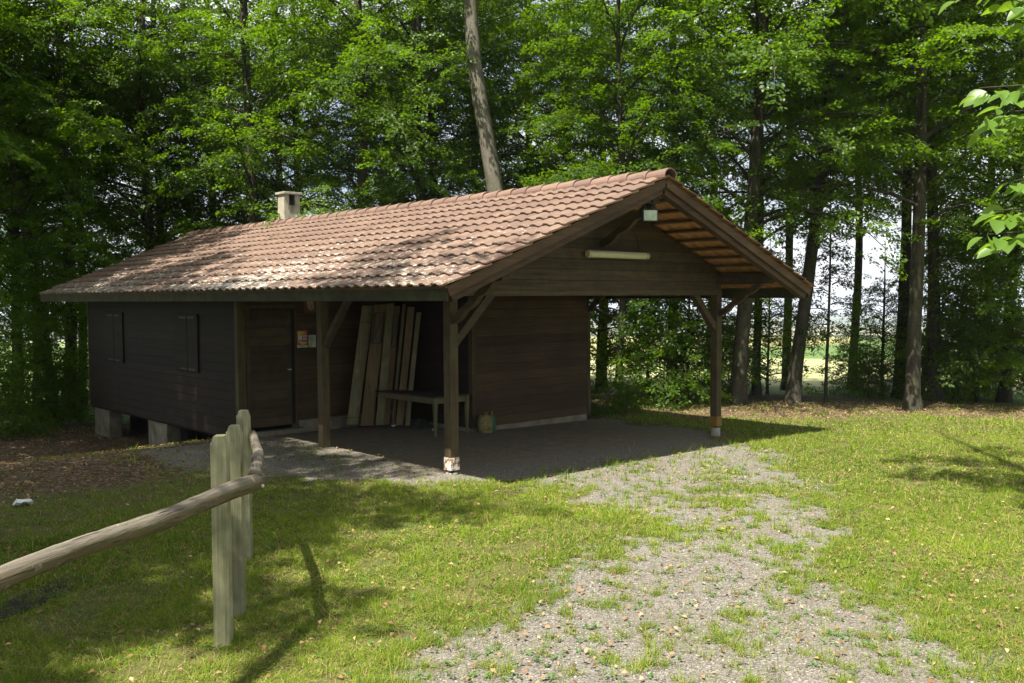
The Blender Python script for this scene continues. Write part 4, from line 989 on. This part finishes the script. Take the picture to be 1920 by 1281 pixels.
# near twigs hanging in from the right
def near_tree():
    base = CAM+hd*4.3+hr*3.9; o = empty('young_tree', (base.x, base.y, hz(base.x, base.y))); tag(o, 'young tree whose sunlit big leaved twigs hang in at the upper right edge', 'young tree')
    zb = o.location.z; t = MB(); t.tube([(0, 0, -.2), (.03, .02, 1.5), (0, .05, 3.2), (-.04, 0, 5.2)], [.07, .055, .045, .02], 8)
    rg = random.Random(9); nr = np.random.default_rng(9); V = []; F = []; C_ = []
    def P(px, py, d):
        q = FW+RT*((px-960)/1748.6)+UP*((640.5-py)/1748.6); p = CAM+q*d; return Vector((p.x-base.x, p.y-base.y, p.z-zb))
    tips = [((2080, 150, 3.9), (1835, 165, 3.5), 2.9), ((2080, 190, 3.9), (1850, 215, 3.55), 2.8), ((2060, 60, 3.9), (1890, -5, 3.6), 4.2), ((2090, 380, 3.9), (1865, 395, 3.5), 2.6), ((2090, 420, 3.8), (1850, 440, 3.45), 2.5), ((2090, 300, 3.8), (1900, 340, 3.6), 2.7), ((2050, -40, 3.9), (1800, -30, 3.7), 4.3)]
    for a, b, zo in tips:
        p0 = P(*a); p1 = P(*b); t.tube([(0, .03, zo), p0.lerp(Vector((0, 0, zo)), .4)+Vector((0, 0, .1)), p0, p0.lerp(p1, .6), p1], [.015, .010, .007, .004, .002], 5, False)
        d = (p1-p0).normalized(); L = (p1-p0).length; n = 18
        for i in range(n):
            s = (i+.5)/n; c = p0.lerp(p1, s)+Vector((0, 0, rg.uniform(-.01, .01)-.03*s)); sd_ = 1 if i % 2 else -1
            for br in range(2):
                hor = Vector((-d.y, d.x, 0)).normalized()*sd_; ld = (d*.8+hor*rg.uniform(.4, 1.1)+Vector((0, 0, rg.uniform(-.5, .05)))).normalized()
                c2 = c+(hor*rg.uniform(.0, .10)+Vector((0, 0, rg.uniform(-.06, .03))))*br
                nn = (Vector((rg.gauss(0, .45), rg.gauss(0, .45), 1))+(-hd)*.25).normalized(); bb = nn.cross(ld).normalized(); nn = ld.cross(bb); S = rg.uniform(.065, .10); m = 6; k0 = len(V)
                for q in range(m+1):
                    u = q/m; w = S*.34*math.sin(math.pi*u**.85)**.8; cc = c2+ld*(S*u)-nn*(S*.25*u*u)
                    V.extend([cc+bb*w+nn*w*.35, cc, cc-bb*w+nn*w*.35])
                tn = rg.uniform(.2, 1); C_.extend([(tn, tn, tn)]*(3*(m+1)))
                for q in range(m):
                    for e in range(2): F.append((k0+3*q+e, k0+3*q+e+1, k0+3*q+e+4, k0+3*q+e+3))
    t.build('trunk', M['bark'], o, smooth=True)
    me = np_mesh('crown', np.array(V), np.array(F), [M['leaf_near']], np.array(C_), smooth=True); link(bpy.data.objects.new('crown', me), o)
near_tree()

# ------------------------------------------------------------------ ground cover
def view_points(d0, d1, n, rng, marg=.60):
    u = rng.random(n); D = np.sqrt(d0*d0+(d1*d1-d0*d0)*u); q = rng.uniform(-marg, marg, n)
    return CAM.x+hd.x*D+hr.x*q*D, CAM.y+hd.y*D+hr.y*q*D, D
def outside_hut(x, y, m=0.0): return ~((x > XA-m) & (x < W+.1+m) & (y > YB-m) & (y < YA+m)) & ~((x > XC-m) & (x < W+.1+m) & (y > YD-m) & (y < YB+1))
def grass():
    rng = np.random.default_rng(21); Vs = []; Cs = []
    for d0, d1, n, w, h in ((4.6, 8, 330000, .0048, .055), (8, 12.5, 400000, .0072, .055), (12.5, 18, 300000, .0115, .055), (18, 24.5, 170000, .019, .055)):
        x, y, D = view_points(d0, d1, n, rng)
        gm = gravel_mask(x, y); lm = litter_mask(x, y)
        under = sst(y, -1.1, -.1)*sst(x, -.9, .2)*sst(-x, -7.6, -6.6)*sst(-y, -6.5, -6)
        left = sst(y, -.2, 1.5)*sst(-x, .2, .8)
        cl = fbm(x, y, 3.2, 14); tuft = fbm(x, y, 9, 15)
        bare = sst(fbm(x, y, 1.9, 71)+.25*(fbm(x, y, 8, 72)-.5), .53, .66)
        p = (1-gm)**1.2*(1-.88*lm)*(.15+1.25*cl)*(1-.72*bare) + np.where(gm > .03, .55*sst(tuft+.25*(cl-.5)+.30*(1-gm), .60, .74), 0)
        p = p*(1-.985*under)*(1-.8*left)
        keep = (rng.random(n) < np.clip(p*1.25, 0, 1)) & outside_hut(x, y, .05); x, y, D = x[keep], y[keep], D[keep]; tuft = tuft[keep]; cl = cl[keep]; k = len(x)
        z = height(x, y); long = (rng.random(k) < .05) | ((tuft > .72) & (rng.random(k) < .35))
        hh = h*rng.uniform(.35, 1.1, k)*(.5+.9*sst(tuft, .35, .75))*np.where(long, 2.0, 1); a = rng.uniform(0, 6.283, k); lean = np.abs(rng.normal(.55, .5, k))*hh
        ww = w*rng.uniform(.7, 1.3, k); wa = a+1.57+rng.normal(0, .4, k)
        flat = rng.random(k) < .30                      # mown clippings lying flat
        hh = np.where(flat, .012, hh); lean = np.where(flat, rng.uniform(.03, .09, k), lean); z = z+np.where(flat, rng.uniform(.004, .03, k), 0)
        P = np.stack([x, y, z-.004], -1); Wv = np.stack([np.cos(wa), np.sin(wa), 0*wa], -1)*ww[:, None]/2
        T = P+np.stack([np.cos(a)*lean, np.sin(a)*lean, hh+.004], -1); Vs.append(np.stack([P-Wv, P+Wv, T], 1))
        v = np.clip(fbm(x, y, .8, 20)*.55+.45*rng.random(k)+.25*(tuft-.5), 0, 1); g1 = np.array([.05, .125, .010]); g2 = np.array([.265, .36, .034]); st = np.array([.44, .36, .15])
        c = lerp(g1, g2, v); isst = rng.random(k) < (.06+.26*flat+.14*(1-cl)); c = np.where(isst[:, None], st*rng.uniform(.6, 1.1, (k, 1)), c); Cs.append(np.repeat(c, 3, 0))
    V = np.concatenate(Vs).reshape(-1, 3); me = np_mesh('grass', V, np.arange(len(V)).reshape(-1, 3), [M['grass']], np.concatenate(Cs))
    tag(link(bpy.data.objects.new('grass', me)), 'short mown grass growing over the clearing', 'grass', kind='stuff')
grass()
def weeds():
    rng = np.random.default_rng(31); x, y, D = view_points(4.8, 17, 6000, rng); gm = gravel_mask(x, y); cl = fbm(x, y, .9, 33)
    under = sst(y, -1.1, -.1)*sst(x, -.9, .2)*sst(-x, -7.6, -6.6)
    k = (rng.random(len(x)) < np.clip(.15+1.4*(cl-.4), 0, 1)) & outside_hut(x, y, .1) & (under < .3) & (litter_mask(x, y) < .5); x, y, D = x[k], y[k], D[k]; Vs = []; Cs = []; n = len(x); z = height(x, y)
    for j in range(7):
        a = rng.uniform(0, 6.283, n); L = rng.uniform(.02, .055, n); e = rng.uniform(.1, .9, n); w = L*.42
        d = np.stack([np.cos(a)*np.cos(e), np.sin(a)*np.cos(e), np.sin(e)], -1); s = np.stack([-np.sin(a), np.cos(a), 0*a], -1)
        P = np.stack([x+rng.normal(0, .02, n), y+rng.normal(0, .02, n), z+.012], -1); m = P+d*(L*.55)[:, None]
        Vs.append(np.stack([P, m+s*(w/2)[:, None], P+d*L[:, None]-np.array([0, 0, .006]), m-s*(w/2)[:, None]], 1)); c = lerp(np.array([.05, .13, .03]), np.array([.13, .24, .06]), rng.random(n)); Cs.append(np.repeat(c, 4, 0))
    V = np.concatenate(Vs).reshape(-1, 3); me = np_mesh('ground_weeds', V, np.arange(len(V)).reshape(-1, 4), [M['grass']], np.concatenate(Cs))
    tag(link(bpy.data.objects.new('ground_weeds', me)), 'small broad leaved weeds scattered through the grass', 'weeds', kind='stuff')
weeds()
def stones():
    rng = np.random.default_rng(41); Vs = []; Fs = []; Cs = []; base = 0
    O = np.array([(1,0,0),(-1,0,0),(0,1,0),(0,-1,0),(0,0,1),(0,0,-1)], float); FO = np.array([(0,2,4),(2,1,4),(1,3,4),(3,0,4),(2,0,5),(1,2,5),(3,1,5),(0,3,5)])
    for d0, d1, n, s0, s1 in ((4.8, 9, 36000, .004, .011), (9, 18, 18000, .006, .015)):
        x, y, D = view_points(d0, d1, n, rng); gm = gravel_mask(x, y); k = (rng.random(n) < gm*(1-.8*sst(y, -.3, .8)*sst(x, -.4, .6))) & outside_hut(x, y, .03); x, y = x[k], y[k]; m = len(x); z = height(x, y)
        s = rng.uniform(s0, s1, m)*rng.choice([.8, 1, 1.5], m, p=[.5, .42, .08]); j = O[None]*np.stack([s, s*rng.uniform(.6, 1, m), s*rng.uniform(.35, .6, m)], -1)[:, None, :]*rng.uniform(.75, 1.2, (m, 6, 1))
        a = rng.uniform(0, 6.283, m); ca, sa = np.cos(a)[:, None], np.sin(a)[:, None]; X = j[..., 0]*ca-j[..., 1]*sa; Y = j[..., 0]*sa+j[..., 1]*ca
        Vs.append(np.stack([X+x[:, None], Y+y[:, None], j[..., 2]+z[:, None]+.002], -1).reshape(-1, 3)); Fs.append((FO[None]+(np.arange(m)*6)[:, None, None]+base).reshape(-1, 3)); base += m*6
        v = rng.random(m)**1.2; c = lerp(np.array([.10, .09, .075]), np.array([.26, .242, .218]), v)*rng.uniform(.9, 1.1, (m, 3)); c = np.where((rng.random(m) < .03)[:, None], np.array([.50, .47, .43]), c); Cs.append(np.repeat(c, 6, 0))
    me = np_mesh('gravel', np.concatenate(Vs), np.concatenate(Fs), [M['stones']], np.concatenate(Cs)); tag(link(bpy.data.objects.new('gravel', me)), 'loose grey gravel of the drive and porch floor', 'gravel', kind='stuff')
stones()
def leaf_quads(x, y, z, s, rng, tilt=.35):
    n = len(x); a = rng.uniform(0, 6.283, n); N = np.stack([rng.normal(0, tilt, n), rng.normal(0, tilt, n), np.ones(n)], -1); N /= np.linalg.norm(N, axis=1, keepdims=True)
    d = np.stack([np.cos(a), np.sin(a), 0*a], -1); d -= N*(d*N).sum(1, keepdims=True); d /= np.linalg.norm(d, axis=1, keepdims=True); b = np.cross(N, d); P = np.stack([x, y, z], -1); S = s[:, None]; cu = rng.uniform(.02, .3, (n, 1))
    V = np.stack([P-d*S*.5, P-d*S*.05+b*S*.3+N*S*cu, P+d*S*.3+b*S*.16+N*S*cu*.6, P+d*S*.55, P+d*S*.3-b*S*.16+N*S*cu*.6, P-d*S*.05-b*S*.3+N*S*cu], 1)
    F = np.array([(0, 1, 5), (1, 2, 5), (2, 4, 5), (2, 3, 4)]); return V.reshape(-1, 3), (F[None]+(np.arange(n)*6)[:, None, None]).reshape(-1, 3)
def leaf_col(n, rng):
    pal = np.array([(.26, .155, .085), (.34, .225, .12), (.17, .095, .05), (.40, .30, .17), (.11, .07, .04)]); return pal[rng.choice(5, n, p=[.3, .22, .22, .12, .14])]*rng.uniform(.8, 1.15, (n, 1))
def dead_leaves():
    rng = np.random.default_rng(51); X = []; Y = []; S = []
    for d0, d1, n, s in ((4.8, 9, 2200, .050), (9, 16, 4600, .05), (6, 24, 22000, .055)):
        x, y, D = view_points(d0, d1, n, rng); lm = litter_mask(x, y); k = (rng.random(n) < (lm if n > 5000 else .30+.5*(fbm(x, y, 1, 52) > .5))) & outside_hut(x, y, .05)
        k &= ~((y > -.6) & (x > .4) & (x < 6.9) & (rng.random(n) < .9)); X.append(x[k]); Y.append(y[k]); S.append(s*rng.uniform(.55, 1.2, k.sum()))
    x = np.concatenate(X); y = np.concatenate(Y); s = np.concatenate(S); z = height(x, y)+.012+rng.uniform(0, .025, len(x)); V, F = leaf_quads(x, y, z, s, rng)
    me = np_mesh('fallen_leaves', V, F, [M['dead']], np.repeat(leaf_col(len(x), rng), 6, 0)); tag(link(bpy.data.objects.new('fallen_leaves', me)), 'brown fallen beech leaves on grass and soil', 'fallen leaves', kind='stuff')
    # leaf debris on the roof
    n = 520; s_ = np.floor(rng.uniform(1, NC, n))*EXPO+rng.uniform(-.06, .02, n)+.03; yy = rng.beta(2, 1.6, n)*15-.5; k = rng.random(n) < .25+sst(fbm(s_, yy, .7, 60), .42, .62); s_, yy = s_[k], yy[k]; n = len(s_)
    x = -EX+s_*math.cos(AL); z = ZE+s_*math.sin(AL)+.05; V, F = leaf_quads(x, yy, z, rng.uniform(.02, .05, n), rng, .5)
    me = np_mesh('roof_leaf_debris', V, F, [M['dead']], np.repeat(leaf_col(n, rng)*1.1, 6, 0)); tag(link(bpy.data.objects.new('roof_leaf_debris', me)), 'dry leaf debris lying along the tile courses of the roof', 'leaf debris', kind='stuff')
dead_leaves()
for i, (s0, y0, lab) in enumerate(((3.2, 8.6, 'forked dead twig lying on the roof below the chimney'), (1.9, 9.4, 'small dead twig lying lower on the roof'))):
    x = -EX+s0*math.cos(AL); z = ZE+s0*math.sin(AL)+.075; t = MB(); rg = random.Random(i); p = Vector((0, 0, 0)); pts = [p.copy()]
    for k in range(6): p = p+Vector((rg.uniform(-.02, .05), -.10, 0)); p.z = p.x*math.tan(AL)+rg.uniform(0, .02); pts.append(p.copy())
    t.tube(pts, [.012-.0015*k for k in range(7)], 5)
    for k in (2, 3, 4): q = pts[k]; e = q+Vector((.14*(1 if k % 2 else -1), -.06, .02)); e.z = e.x*math.tan(AL)+.02; t.tube([q, e], [.006, .003], 4)
    o = t.build('dead_twig', M['plank']); o.location = (x, y0, z); tag(o, lab, 'twig', 'dead twigs on the roof')

# ------------------------------------------------------------------ haze over the far country
hb = MB(); hb.box((-9800, -9800, -262), (9800, 9800, 32))
hm = bpy.data.materials.new('thin_air'); hm.use_nodes = True; hn = hm.node_tree; hn.nodes.clear()
ho = hn.nodes.new('ShaderNodeOutputMaterial'); hv = hn.nodes.new('ShaderNodeVolumePrincipled')
hv.inputs['Color'].default_value = (.80, .88, 1.0, 1); hv.inputs['Density'].default_value = .00016; hn.links.new(hv.outputs[0], ho.inputs['Volume'])
tag(hb.build('haze', hm), 'thin summer haze over the far fields and hills', 'haze', kind='stuff')
